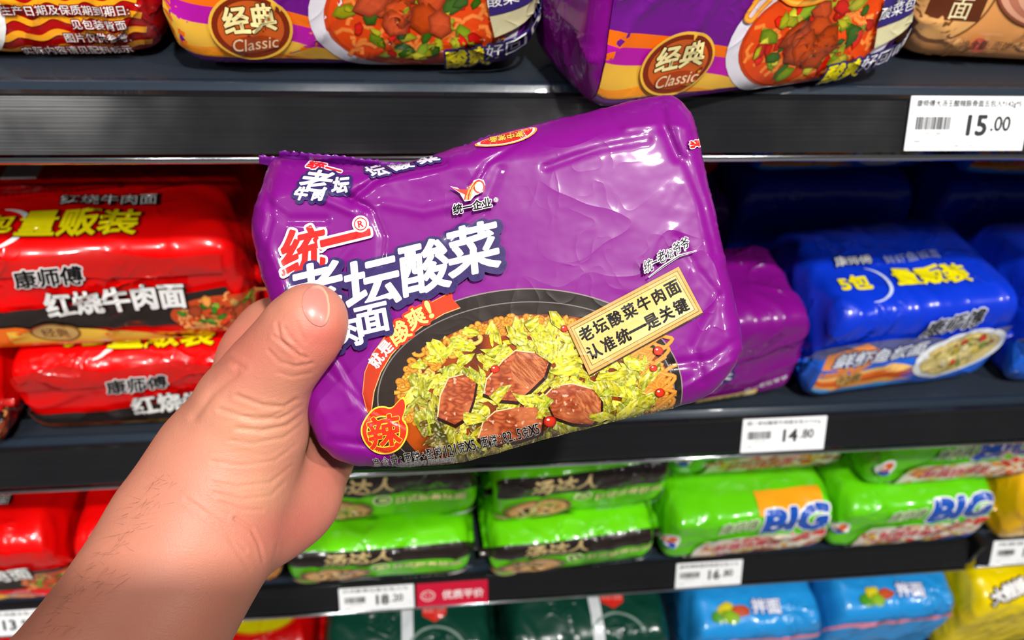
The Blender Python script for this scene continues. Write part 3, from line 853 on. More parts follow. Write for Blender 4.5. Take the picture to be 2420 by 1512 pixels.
# film edges crumple a little
_c0 = np.array([1180.0, 680.0])
for i in range(len(LOOP)):
    d = LOOP[i] - _c0; d /= np.linalg.norm(d)
    LOOP[i] += d * (3.2 * nz(LOOP[i][0] * .035, LOOP[i][1] * .035, 5) + 1.6 * nz(LOOP[i][0] * .11, LOOP[i][1] * .11, 9))
_A = LOOP; _B = np.roll(LOOP, -1, 0); _D = _B - _A; _L2 = (_D ** 2).sum(1)
def edge_info(P):
    """distance inside the film's rim (negative outside) and the nearest rim point"""
    P = np.asarray(P, float); dist = np.empty(len(P)); near = np.empty_like(P)
    for s0 in range(0, len(P), 2000):
        q = P[s0:s0 + 2000]
        t = np.clip(((q[:, None] - _A[None]) * _D[None]).sum(2) / _L2[None], 0, 1)
        pr = _A[None] + t[..., None] * _D[None]
        d2 = ((q[:, None] - pr) ** 2).sum(2); k = d2.argmin(1)
        nr = pr[np.arange(len(q)), k]
        y0, y1 = _A[:, 1], _B[:, 1]
        cr = ((y0[None] > q[:, 1:2]) != (y1[None] > q[:, 1:2]))
        xi = _A[None, :, 0] + (q[:, 1:2] - y0[None]) / np.where(np.abs(y1 - y0) < 1e-9, 1e-9, y1 - y0)[None] * _D[None, :, 0]
        ins = (cr & (q[:, 0:1] < xi)).sum(1) % 2 == 1
        dd = np.sqrt(d2[np.arange(len(q)), k])
        dist[s0:s0 + 2000] = np.where(ins, dd, -dd); near[s0:s0 + 2000] = nr
    return dist, near
def seg_dist(P, pts):
    best = np.full(len(P), 1e9)
    for a, b in zip(pts[:-1], pts[1:]):
        a = np.array(a, float); b = np.array(b, float); d = b - a
        t = np.clip(((P - a) @ d) / (d @ d), 0, 1)
        best = np.minimum(best, np.linalg.norm(P - (a + t[:, None] * d), axis=1))
    return best
# creases pressed in (+) or standing up (-) in the film: polyline, width px, depth m
FOLDS = [([(720,372),(760,420),(830,470),(870,490)], 9, .0016), ([(830,470),(880,430),(960,400),(1050,385)], 8, .0022), ([(870,490),(850,560),(800,620)], 10, -.0006),
         ([(880,500),(905,560),(900,620)], 8, .0007), ([(905,480),(1000,500),(1130,470)], 14, -.0007), ([(1115,440),(1150,385),(1240,330)], 7, .0008),
         ([(1290,395),(1420,350),(1530,330)], 11, .0007), ([(1560,232),(1570,300),(1600,370)], 12, .0016), ([(1480,300),(1560,290),(1630,300)], 10, -.0010),
         ([(620,470),(680,520),(770,520)], 12, .0008), ([(610,540),(660,640),(690,740)], 14, -.0008), ([(790,840),(850,930),(880,1000)], 7, .0005),
         ([(770,870),(860,960),(960,1010)], 5, .0004), ([(780,1040),(860,1050),(930,1085)], 10, .0012), ([(1700,700),(1640,820),(1660,900)], 12, .0009),
         ([(1590,860),(1680,850),(1745,800)], 10, .0009), ([(1600,930),(1660,890),(1740,850)], 8, -.0009), ([(1180,400),(1140,500),(1060,560)], 12, .0005),
         ([(740,800),(800,870),(830,960)], 10, -.0005), ([(1600,560),(1650,640),(1700,700)], 10, .0006), ([(650,400),(700,430),(760,470),(830,500)], 10, -.0010),
         ([(630,430),(640,520),(620,600)], 9, .0009), ([(1620,380),(1660,480),(1690,600)], 10, .0009)]
def held_rec(P, dist):
    d0 = 46.0; t = np.clip(1 - dist / d0, 0, 1)
    r = .0085 * (1 - np.sqrt(np.clip(1 - t ** 2, 0, 1)))
    # the film turns over towards the top of the pack
    e = np.clip((480 + (P[:, 0] - 620) * (-170 / 1040)) - P[:, 1], 0, None)
    r += np.minimum((e / 150) ** 1.7 * .024, .04)
    # bottom turns under
    g = np.clip(P[:, 1] - (1075 + (P[:, 0] - 850) * (-150 / 800)) + 55, 0, None)
    r += (g / 90) ** 2 * .005
    for pts, wd, dp in FOLDS:
        q = seg_dist(P, pts); r += dp * np.exp(-(q / wd) ** 2)
    w_ = np.clip(1.25 - dist / 130, .25, 1.2)
    for i in range(len(P)):
        x, y = P[i]
        r[i] += w_[i] * (.0007 * nz(x * .006, y * .008, 3.3) + .0004 * nz(x * .017, y * .021, 8.1) + .00013 * nz(x * .045, y * .055, 2.2))
    return r
def unproj(P, dep):
    q = np.stack([(P[:, 0] - CX) / F * dep, (P[:, 1] - CY) / F * dep, dep], 1)
    return CAM + q @ RW.T
def held_surf(P, lift):
    P = np.asarray(P, float)
    dist, near = edge_info(P)
    out = dist < 1.0
    P = np.where(out[:, None], near, P); dist = np.where(out, 0, dist)
    r = held_rec(P, dist)
    W = unproj(P, HZ + r - lift)
    N = CAM - W; N /= np.linalg.norm(N, axis=1, keepdims=True)
    return W, N

def held_art():
    A = Art(); r = random.Random(77)
    W_, NV, RD = C['white'], lin('#33245f'), lin('#e8201c')
    # ---- bowl
    rim = lin('#241b18')
    A.ellipse(1240, 929, 374, 248, lin('#8d7d78'), -.04, 120)
    A.ellipse(1240, 929, 371, 245, rim, -.04, 120)
    A.ellipse(1243, 934, 352, 222, lin('#77706c'), -.04, 120); A.ellipse(1243, 934.5, 349, 220, lin('#2b201b'), -.04, 120)
    BX, BY, RX, RY = 1262, 948, 330, 205
    def broth(x, y):
        k = nz(x * .02, y * .02, 1); return mix(lin('#4a1c08'), lin('#a8460c'), min(1, max(0, .5 + k)))
    A.ellipse(BX, BY, RX, RY, broth, -.05, 100)
    def inb(x, y, q=1.0): return ((x - BX) / (RX * q)) ** 2 + ((y - BY) / (RY * q)) ** 2 < 1
    # noodles along the rim
    for k in range(150):
        a = r.uniform(PI * .92, 2 * PI * 1.02); q = r.uniform(.80, .97)
        x, y = BX + RX * q * math.cos(a), BY + RY * q * math.sin(a)
        if y > 1010: continue
        d = a + PI / 2 + r.uniform(-.7, .7); ln = r.uniform(30, 60); ph = r.uniform(0, 6)
        pts = [(x + math.cos(d) * ln * (t / 11 - .5) + 7 * math.sin(t * 1.25 + ph), y + math.sin(d) * ln * .7 * (t / 11 - .5) + 6 * math.cos(t * 1.25 + ph)) for t in range(12)]
        b = jit(r.choice([lin('#f0b03c'), lin('#e59a2a'), lin('#f5c860')]), r, .12)
        A.strip(smooth_line(pts, 3), 10, b, .03, col_edge=mix(b, lin('#7a300a'), .75))
    for k in range(26):                                   # right side strands
        x, y = r.uniform(1510, 1580), r.uniform(800, 940); ph = r.uniform(0, 6)
        pts = [(x + 22 * math.sin(t * .5 + ph), y + t * 5 - 20 + 5 * math.cos(t * .8 + ph)) for t in range(10)]
        b = jit(lin('#e09a3c'), r, .12); A.strip(pts, 9, b, .03, col_edge=mix(b, lin('#a04a14'), .6))
    # pickled mustard leaves
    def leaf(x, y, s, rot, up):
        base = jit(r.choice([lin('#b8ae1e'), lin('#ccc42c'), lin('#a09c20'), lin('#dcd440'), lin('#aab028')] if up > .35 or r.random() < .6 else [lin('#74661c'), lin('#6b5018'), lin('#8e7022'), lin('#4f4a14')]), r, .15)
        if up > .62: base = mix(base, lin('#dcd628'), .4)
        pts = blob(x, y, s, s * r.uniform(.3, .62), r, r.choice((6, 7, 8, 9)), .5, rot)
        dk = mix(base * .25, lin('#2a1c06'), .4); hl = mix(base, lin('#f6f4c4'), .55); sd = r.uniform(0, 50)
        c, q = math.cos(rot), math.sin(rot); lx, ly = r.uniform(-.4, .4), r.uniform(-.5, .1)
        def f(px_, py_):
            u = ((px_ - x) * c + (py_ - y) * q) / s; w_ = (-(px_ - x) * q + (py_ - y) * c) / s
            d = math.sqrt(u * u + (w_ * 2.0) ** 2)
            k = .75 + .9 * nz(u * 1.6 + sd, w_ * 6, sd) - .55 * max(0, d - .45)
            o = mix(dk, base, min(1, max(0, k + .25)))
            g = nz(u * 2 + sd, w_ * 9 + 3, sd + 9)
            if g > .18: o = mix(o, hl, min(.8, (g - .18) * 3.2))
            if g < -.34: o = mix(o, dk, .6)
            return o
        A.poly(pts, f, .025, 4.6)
    spots = []
    for k in range(900):
        x, y = r.uniform(BX - RX, BX + RX), r.uniform(BY - RY, BY + RY * 1.0)
        if not inb(x, y + 12, .90): continue
        if y < 772 + abs(x - 1310) * .42 and r.random() < .85: continue
        if x > 1500 and r.random() < .55: continue
        spots.append((x, y))
    spots = spots[:520]; spots.sort(key=lambda p: p[1])
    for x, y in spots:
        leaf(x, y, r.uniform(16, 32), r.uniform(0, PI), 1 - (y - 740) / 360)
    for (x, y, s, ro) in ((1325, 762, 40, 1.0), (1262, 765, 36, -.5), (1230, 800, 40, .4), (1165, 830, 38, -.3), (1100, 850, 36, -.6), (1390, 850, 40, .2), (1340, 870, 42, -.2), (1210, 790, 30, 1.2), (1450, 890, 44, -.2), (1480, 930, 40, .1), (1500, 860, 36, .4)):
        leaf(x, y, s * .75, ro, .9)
    # beef
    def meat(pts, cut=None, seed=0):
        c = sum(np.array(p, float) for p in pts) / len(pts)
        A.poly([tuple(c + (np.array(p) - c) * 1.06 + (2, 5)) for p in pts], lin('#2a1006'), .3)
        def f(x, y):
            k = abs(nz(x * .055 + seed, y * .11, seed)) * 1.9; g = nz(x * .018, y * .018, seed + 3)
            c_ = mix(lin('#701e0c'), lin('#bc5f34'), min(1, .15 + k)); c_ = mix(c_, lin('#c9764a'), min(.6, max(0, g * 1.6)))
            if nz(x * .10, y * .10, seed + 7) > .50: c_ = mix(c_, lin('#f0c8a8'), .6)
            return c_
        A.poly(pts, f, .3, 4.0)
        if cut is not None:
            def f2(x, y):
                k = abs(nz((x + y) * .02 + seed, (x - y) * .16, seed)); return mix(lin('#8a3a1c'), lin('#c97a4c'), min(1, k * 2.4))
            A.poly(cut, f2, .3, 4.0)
        n_ = len(pts)
        A.strip(pts[: int(n_ * .55)], 3.0, lin('#f0c08c'), .2)
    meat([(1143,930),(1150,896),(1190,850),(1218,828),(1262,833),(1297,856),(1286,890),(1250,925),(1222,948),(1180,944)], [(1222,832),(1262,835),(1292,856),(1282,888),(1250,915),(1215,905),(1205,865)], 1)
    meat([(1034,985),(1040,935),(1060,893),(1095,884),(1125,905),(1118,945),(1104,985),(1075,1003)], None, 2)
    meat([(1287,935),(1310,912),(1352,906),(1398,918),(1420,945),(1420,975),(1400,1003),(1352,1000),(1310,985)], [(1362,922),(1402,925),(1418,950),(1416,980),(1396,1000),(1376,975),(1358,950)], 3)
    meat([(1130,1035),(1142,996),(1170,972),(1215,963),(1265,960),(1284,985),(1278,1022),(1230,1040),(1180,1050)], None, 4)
    for k in range(40):
        x, y = r.uniform(980, 1540), r.uniform(900, 1075)
        if not inb(x, y, .9): continue
        if any(abs(x - a) < 65 and abs(y - b) < 48 for a, b in ((1220, 888), (1078, 945), (1355, 955), (1208, 1005))): continue
        leaf(x, y, r.uniform(15, 30), r.uniform(0, PI), .45)
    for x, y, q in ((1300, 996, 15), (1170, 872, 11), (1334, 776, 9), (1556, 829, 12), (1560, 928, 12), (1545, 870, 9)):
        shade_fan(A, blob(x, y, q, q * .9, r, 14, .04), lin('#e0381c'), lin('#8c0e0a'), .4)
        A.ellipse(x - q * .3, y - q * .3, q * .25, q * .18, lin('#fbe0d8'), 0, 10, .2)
    food_top = A.e + 1.0; A.e = 4.0
    # ---- ribbon along the bowl
    out = [(868,975),(857,930),(862,880),(880,836),(910,795),(950,757),(1000,724),(1050,698),(1068,682)]
    inn = [(1088,727),(1050,741),(1002,768),(960,800),(925,838),(900,880),(884,925),(877,975)]
    def rb(x, y): return mix(lin('#b03418'), lin('#f03a18'), min(1, max(0, (x - 860) / 200)))
    A.poly(out + [(1070, 706)] + inn, rb, 1, 9)
    A.strip(inn, 2.2, lin('#f4a86a'), .5); A.strip(out, 2.0, lin('#f08a50'), .5)
    A.text('就', 889, 851, 31, W_, -.95, 0, 1, weight=.9); A.text('是', 912, 822, 31, W_, -.85, 0, 1, weight=.9)
    for ch, x, y, s, ro in (('酸', 943, 785, 48, -.62), ('爽', 983, 751, 46, -.50)):
        A.text(ch, x, y, s, lin('#f6e27c'), ro, .05, 1, (lin('#ee3a18'), 7), weight=1.3)
    A.text('!', 1014, 731, 40, lin('#f6e27c'), -.45, .05, 1.3, (lin('#ee3a18'), 7), weight=2.0)
    # ---- large lettering
    A.text('统', 716, 592, 104, RD, -.22, .22, .98, (W_, 9), weight=3.4, de=2)
    A.text('一', 816, 562, 11, RD, -.24, .1, .95, (W_, 9), weight=3.2)
    A.ellipse(852, 529, 20, 20, W_); A.ellipse(852, 529, 15.5, 15.5, RD); A.ellipse(852, 529, 13, 13, W_)
    A.text('R', 852, 529, 15, RD, -.2, weight=.6)
    big = (('老', 745, 680, 112, 1.12), ('坛', 880, 668, 112, 1.12), ('酸', 1004, 630, 116, .98), ('菜', 1118, 588, 112, 1.08))
    for pas in (0, 1):
        for ch, x, y, s, sx in big:
            if pas == 0: A.text(ch, x + 3, y + 5, s, NV, -.235, .14, sx, (NV, 15), de=.6)
            else: A.text(ch, x, y, s, W_, -.235, .14, sx, weight=3.4, de=.6)
    small = (('牛', 752, 805, 70, .9), ('肉', 822, 783, 72, .95), ('面', 880, 754, 66, 1.1))
    for pas in (0, 1):
        for ch, x, y, s, sx in small:
            if pas == 0: A.text(ch, x + 2, y + 3, s, NV, -.235, .05, sx, (NV, 11), de=.5)
            else: A.text(ch, x, y, s, W_, -.235, .05, sx, weight=2.2, de=.5)
    # ---- maker's mark
    rd = lin('#ee3a22'); og = lin('#f6a23a')
    A.poly([(1064,440),(1080,443),(1094,452),(1106,452),(1112,438),(1120,426),(1132,422),(1143,425),(1147,436),(1143,448),(1132,458),(1122,462),(1112,474),(1098,476),(1101,464),(1086,456)], W_, 1)
    A.poly([(1067,442),(1082,447),(1094,456),(1106,456),(1114,448),(1108,460),(1101,472),(1103,462),(1086,454)], rd, 1)
    th_ = np.linspace(0, 2 * PI, 22)
    A.strip([(1130 + 12 * math.cos(t) + 2, 440 - 14 * math.sin(t) + 1) for t in th_], 4, rd, 1)
    for k, c_ in enumerate((rd, og, rd, og)):
        A.strip([(1098 + k * 4, 472), (1101 + k * 4, 458), (1108 + k * 3.5, 442), (1118 + k * 3, 430)], [3.4, 3.2, 2.6, 1.5], c_, .3)
    A.text('统一企业', 1116, 486, 23, C['black'], -.20, .08, .95, (W_, 2.6), weight=.7)
    A.ellipse(1172, 472, 5.5, 5.5, W_); A.ellipse(1172, 472, 4.4, 4.4, C['black']); A.ellipse(1172, 472, 3.4, 3.4, W_); A.text('R', 1172, 472, 4.6, C['black'])
    # ---- handwriting
    for ch, x, y, s, sx in (('统', 1532, 628, 28, .8), ('一', 1549, 618, 3, .6), ('老', 1563, 606, 27, .75), ('坛', 1584, 599, 22, .75), ('爷', 1600, 586, 28, .75), ('爷', 1618, 576, 28, .75)):
        A.text(ch, x, y, s, C['black'], -.42, .35, sx, (W_, 2.0), weight=.3, de=.3)
    A.strip([(1533, 655), (1570, 627), (1605, 604), (1646, 592)], [3, 6, 6, 3], W_, .5); A.strip([(1535, 654), (1570, 628), (1605, 605), (1643, 593)], [1, 2.4, 2.4, 1], C['black'], .5)
    A.e = food_top
    # ---- gold plaque
    A.poly([(1341,773),(1606,633),(1663,741),(1394,889)], lin('#3a2410'), 2); A.poly([(1339,770),(1604,630),(1661,738),(1392,886)], lin('#c99a55'), .5)
    def pl(x, y): return mix(lin('#f6e9b4'), lin('#e3b765'), min(1, max(0, .5 + .45 * math.sin((x + y) * .012))))
    A.poly([(1347,773),(1601,639),(1653,735),(1395,877)], lin('#8a5a24'), .5); A.poly([(1349,774),(1600,641),(1651,734),(1396,875)], lin('#d9ae66'), .4)
    A.poly([(1356,777),(1597,650),(1643,732),(1399,864)], lin('#8a5a24'), .4); A.poly([(1357.5,778),(1596.5,652),(1641,731.5),(1400,862)], pl, .4, 9)
    for k, ch in enumerate('老坛酸菜牛肉面'):
        A.text(ch, 1385 + 34.2 * k, 788 - 17.8 * k, 33, C['black'], -.48, .0, .95, weight=1.1, de=.25)
    for k, ch in enumerate('认准统一是关键'):
        A.text(ch, 1404 + 34.2 * k, 830 - 17.8 * k, 33 if ch != '一' else 4, C['black'], -.48, .0, .95, weight=1.1, de=.25)
    # ---- chilli badge
    fl = [(868,985),(885,966),(905,962),(925,968),(940,950),(952,940),(958,955),(955,975),(948,990),(956,1000),(962,1012),(958,1035),(944,1058),(922,1070),(895,1070),(872,1056),(858,1034),(855,1010)]
    gy = lin('#f0cf3a')
    fc = np.array([908, 1018.])
    A.poly(rounded([tuple(fc + (np.array(p) - fc) * 1.07) for p in fl], 2), gy, 1.5); A.poly(rounded(fl, 2), lin('#d8301a'), .5)
    A.ellipse(906, 1020, 40, 38, gy, 0, 40, .5); A.ellipse(906, 1020, 37, 35, lin('#4a1c10'), 0, 40, .5)
    A.text('辣', 908, 1019, 72, lin('#e0301a'), -.2, .1, 1.05, (gy, 3.6), weight=2.2)
    # ---- net weight line along the lower edge
    t = '净含量:面饼+配料121克x5,面饼:82.5克x5'
    pth = [(880,1096),(930,1090),(1000,1076),(1080,1060),(1150,1044),(1210,1030),(1275,1012)]
    pl_ = np.array(pth, float); sg_ = np.hypot(*np.diff(pl_, axis=0).T); ac = np.concatenate([[0], np.cumsum(sg_)])
    wd_ = [.55 if ch in '0123456789.x:,+' else 1.0 for ch in t]; tot = sum(wd_); pos = 0
    for ch, w1 in zip(t, wd_):
        s_ = (pos + w1 / 2) / tot * ac[-1]; pos += w1
        x, y = np.interp(s_, ac, pl_[:, 0]), np.interp(s_, ac, pl_[:, 1])
        hh = 25 if ch not in '.,:+' else {'.': 4, ',': 8, ':': 16, '+': 14}[ch]
        A.text(ch, x, y + (10 if ch in '.,' else 0), hh, C['black'], -.22, 0, .62, (lin('#d8d4cc'), 1.2), weight=.5, de=.25)
    A.text('图片仅供参考 内容请见实物', 1010, 1092, 11, lin('#2a2a2a'), -.12, 0, .9, (lin('#bdb8b4'), 1))
    A.e = 2.0
    # ---- the repeated print where the film turns over the top
    A.text('统一', 768, 395, 22, RD, .26, .3, 1.7, (W_, 4), weight=1.2, sy=1.0)
    A.text('R', 822, 416, 6, lin('#f08aa0'), .3)
    for pas in (0, 1):
        for ch, x, y, s, sx, ro in (('老', 748, 427, 50, 1.35, .12), ('坛', 805, 437, 36, 1.0, -.1), ('牛', 712, 457, 30, 1.0, .1), ('肉', 752, 461, 24, 1.1, .05)):
            if pas == 0: A.text(ch, x + 1, y + 2, s, NV, ro, .3, sx, (NV, 9), de=.5)
            else: A.text(ch, x, y, s, W_, ro, .3, sx, weight=1.8, de=.5)
    for pas in (0, 1):
        for ch, x, y, s, sx in (('坛', 890, 403, 26, 1.5), ('酸', 945, 390, 22, 2.1), ('菜', 1005, 375, 20, 2.4)):
            if pas == 0: A.text(ch, x, y + 1, s, NV, -.22, -.5, sx, (NV, 6), de=.4)
            else: A.text(ch, x, y, s, lin('#d9d6de'), -.22, -.5, sx, weight=1.2, de=.4)
    md = [(1112,345),(1150,328),(1200,314),(1250,302),(1270,300),(1268,312),(1245,328),(1205,341),(1160,347)]
    A.poly(rounded(md, 1), lin('#f0a648'), 1); mc = np.array([1195, 326.])
    A.poly(rounded([tuple(mc + (np.array(p) - mc) * .93 + (0, -1.5)) for p in md], 1), W_, .4); A.poly(rounded([tuple(mc + (np.array(p) - mc) * .86 + (0, -2)) for p in md], 1), lin('#e8281c'), .4)
    A.text('家中常备', 1196, 323, 13, lin('#f2c24a'), PI - .2, 0, 1.5, (lin('#2a0d08'), 1.3), weight=.5)
    # side print peeping round the right end
    A.text('统', 1652, 338, 44, RD, 1.35, 0, .35, (W_, 3), weight=1)
    return A

def build_held():
    cen = np.array([1190.0, 690.0])
    verts = []; faces = []; cols = []
    n = len(LOOP)
    rr = list(1 - (1 - np.linspace(0.02, 1, 104)) ** 1.25)
    P = np.array([cen + (LOOP[k] - cen) * q for q in rr for k in range(n)])
    W, N = held_surf(P, 0.0)
    verts += list(W)
    def ring(a, b):
        for k in range(n): faces.append((a + k, a + (k + 1) % n, b + (k + 1) % n, b + k))
    for i in range(len(rr) - 1): ring(i * n, (i + 1) * n)
    cN = len(verts)
    faces.append(tuple(range(n))[::-1])
    base = C['purple']
    cols += [base] * len(P)
    last = (len(rr) - 1) * n
    # side walls run back, then the back closes
    d_, _ = edge_info(LOOP); r0 = held_rec(LOOP, np.zeros(n))
    for j, (dep, sc) in enumerate(((.006, 1.004), (.014, 1.0), (.024, .995), (.036, .985), (.048, .972), (.058, .95), (.066, .91), (.071, .84), (.073, .6), (.073, .3))):
        z = np.maximum(HZ + r0 + .001, HZ + .010 + dep) if j else HZ + r0 + .003
        k_ = (HZ + .01) / np.maximum(z, HZ)                    # keep real width while going back
        Q = cen + (LOOP - cen) * sc
        Q = np.array([CX, CY]) + (Q - [CX, CY]) * (k_[:, None] ** .9)
        for i in range(n):
            Q[i] += (LOOP[i] - cen) / 520 * 3.5 * nz(LOOP[i][0] * .02, LOOP[i][1] * .02, j * .7) * (1 if sc > .9 else 0)
        Wd = unproj(Q, z)
        b = len(verts); verts += list(Wd); cols += [base * 1.0] * n
        ring(last, b); last = b
    faces.append(tuple(last + k for k in range(n)))
    art = held_art()
    lay_art(art, held_surf, 5.5, .00038, .00005, verts, faces, cols)
    # bring the mesh into its own frame: origin in the middle of the pack
    o_ = unproj(cen[None], np.array([HZ + .035]))[0]
    verts = [np.asarray(v) - o_ for v in verts]
    o = mesh_obj('noodle_pack', verts, faces, FILM_HELD, None, True, cols, Matrix.Translation(o_))
    tag(o, 'purple pickled mustard beef noodle pack held up in the hand', 'noodle pack')
    # serrated seam standing up behind the upper edge
    for pts, wid, dep in (([(612,366),(640,372),(700,366),(790,372),(880,384),(960,386),(1040,366),(1110,340),(1175,314)], 16, .020), ([(660,357),(740,364),(830,372),(900,380)], 12, .012)):
        pl_ = dense_loop(pts, 5.0, 0)[:-int(np.hypot(pts[-1][0] - pts[0][0], pts[-1][1] - pts[0][1]) / 5.0) or None]
        vs = []; fs = []
        for k, p in enumerate(pl_):
            zig = 3.0 if (k // 2) % 2 else 0
            for q, t in enumerate((1.0, .5, 0)):
                y = p[1] + t * wid * 1.3 - (zig if q == 2 else 0) + 2.5 * nz(k * .09, q * .5, 1)
                vs.append(unproj(np.array([[p[0], y]]), np.array([HZ + dep + .004 * t + .0015 * nz(k * .08, q, 4)]))[0] - o_)
        m_ = len(pl_); nv = len(vs); back = RW[:, 2] * .0005
        vs += [v + back for v in vs]
        for k in range(m_ - 1):
            for q in range(2):
                a = 3 * k + q; fs.append((a, a + 1, a + 4, a + 3)); fs.append((nv + a, nv + a + 3, nv + a + 4, nv + a + 1))
            fs.append((3 * k + 2, nv + 3 * k + 2, nv + 3 * k + 5, 3 * k + 5))
        mesh_obj('seam_flap', vs, fs, FILM_HELD, o, True, [lin('#6a1080')] * len(vs))
    return o
HELD = build_held()

# ------------------------------------------------------------------ the hand and forearm holding it
def cpt(px, py, z): return np.array([(px - CX) / F * z, (py - CY) / F * z, z])
# skeleton in sight coordinates: photo pixel, depth, radius in photo pixels
def J(px, py, z, r): return cpt(px, py, z), r * z / F
BONES = []          # (pa, ra, pb, rb, blend)
def chain(js, k=.006):
    js = [J(*j) for j in js]
    for a, b in zip(js[:-1], js[1:]): BONES.append((a[0], a[1], b[0], b[1], k))
chain([(10, 1960, .262, 258), (210, 1660, .276, 215), (335, 1470, .287, 190), (420, 1330, .297, 176), (478, 1225, .304, 172)], .012)   # forearm to wrist
chain([(478, 1225, .304, 172), (545, 1080, .308, 146), (590, 1000, .306, 124)], .014)                                              # ball of the thumb
chain([(590, 1000, .306, 124), (598, 950, .302, 112), (640, 876, .296, 93), (690, 815, .291, 86), (726, 768, .288, 82), (738, 750, .2865, 75)], .008)  # thumb
chain([(500, 1230, .318, 150), (610, 1185, .332, 140), (668, 1150, .342, 132)], .012)                                               # heel of the palm
chain([(668, 1150, .342, 132), (735, 1075, .366, 92), (800, 1000, .392, 62)], .010)
chain([(560, 1080, .325, 130), (600, 960, .352, 108), (628, 850, .368, 96), (650, 785, .376, 84)], .012)                            # edge of the hand to the first knuckle
chain([(600, 1090, .345, 110), (690, 950, .388, 78)], .012)
# four fingers spread flat behind the pack
chain([(648, 795, .384, 62), (700, 728, .3985, 46), (800, 640, .4000, 41), (880, 585, .3995, 37), (930, 556, .3985, 33)], .003)
chain([(680, 880, .392, 58), (800, 780, .4010, 46), (920, 700, .4010, 42), (1010, 645, .3995, 38), (1065, 615, .3980, 33)], .003)
chain([(720, 950, .392, 58), (860, 870, .4010, 45), (980, 800, .4010, 41), (1070, 755, .3995, 37), (1120, 730, .3980, 32)], .003)
chain([(770, 1020, .390, 54), (880, 965, .3985, 41), (980, 915, .3985, 37), (1050, 885, .3975, 33), (1090, 868, .3965, 28)], .003)

def sdf_cone(P, a, ra, b, rb):
    ba = b - a; l2 = ba @ ba; pa = P - a
    t = np.clip((pa @ ba) / l2, 0, 1).astype(np.float32)
    d = np.sqrt(((pa - t[..., None] * ba) ** 2).sum(-1))
    return d - (ra + (rb - ra) * t)

def field(P):
    P = P.astype(np.float32)
    d = None
    for a, ra, b, rb, k in BONES:
        e = sdf_cone(P, a.astype(np.float32), ra, b.astype(np.float32), rb)
        if d is None: d = e; continue
        h = np.maximum(k - np.abs(d - e), 0) / k
        d = np.minimum(d, e) - h * h * k * .25
    return d

def surface_nets(lo, hi, st):
    n = [int(math.ceil((hi[i] - lo[i]) / st)) + 1 for i in range(3)]
    ax = [lo[i] + st * np.arange(n[i]) for i in range(3)]
    V = np.empty(n, np.float32)
    for i in range(0, n[0], 12):
        X, Y, Z = np.meshgrid(ax[0][i:i + 12], ax[1], ax[2], indexing='ij')
        V[i:i + 12] = field(np.stack([X, Y, Z], -1))
    S = V < 0
    c = [V[a:n[0] - 1 + a, b:n[1] - 1 + b, d:n[2] - 1 + d] for a in (0, 1) for b in (0, 1) for d in (0, 1)]
    sc = sum((q < 0).astype(np.int8) for q in c)
    act = np.argwhere((sc > 0) & (sc < 8))
    vals = np.stack([q[act[:, 0], act[:, 1], act[:, 2]] for q in c], 1)
    off = np.array([(a, b, d) for a in (0, 1) for b in (0, 1) for d in (0, 1)], float)
    acc = np.zeros((len(act), 3)); cnt = np.zeros(len(act))
    for i in range(8):
        for j in range(i + 1, 8):
            if abs(off[i] - off[j]).sum() != 1: continue
            vi, vj = vals[:, i], vals[:, j]; m_ = (vi < 0) != (vj < 0)
            t = np.where(m_, vi / np.where(m_, vi - vj, 1), 0)
            acc += np.where(m_[:, None], off[i] + t[:, None] * (off[j] - off[i]), 0); cnt += m_
    P = lo + st * (act + acc / cnt[:, None])
    idx = -np.ones([q - 1 for q in n], np.int64); idx[act[:, 0], act[:, 1], act[:, 2]] = np.arange(len(act))
    F_ = []
    for d in range(3):
        u, v = (d + 1) % 3, (d + 2) % 3
        sl0 = [slice(None)] * 3; sl1 = [slice(None)] * 3
        sl0[d] = slice(0, n[d] - 1); sl1[d] = slice(1, n[d])
        A0 = S[tuple(sl0)]; A1 = S[tuple(sl1)]
        e = np.argwhere(A0 != A1)
        e = e[(e[:, u] > 0) & (e[:, v] > 0) & (e[:, u] < n[u] - 1) & (e[:, v] < n[v] - 1)]
        s_ = A0[e[:, 0], e[:, 1], e[:, 2]]
        q = []
        for du, dv in ((0, 0), (1, 0), (1, 1), (0, 1)):
            w_ = e.copy(); w_[:, u] -= du; w_[:, v] -= dv
            q.append(idx[w_[:, 0], w_[:, 1], w_[:, 2]])
        q = np.stack(q, 1); q = np.where(s_[:, None], q, q[:, ::-1]); F_.append(q)
    F_ = np.concatenate(F_); F_ = F_[(F_ >= 0).all(1)]
    return P, F_

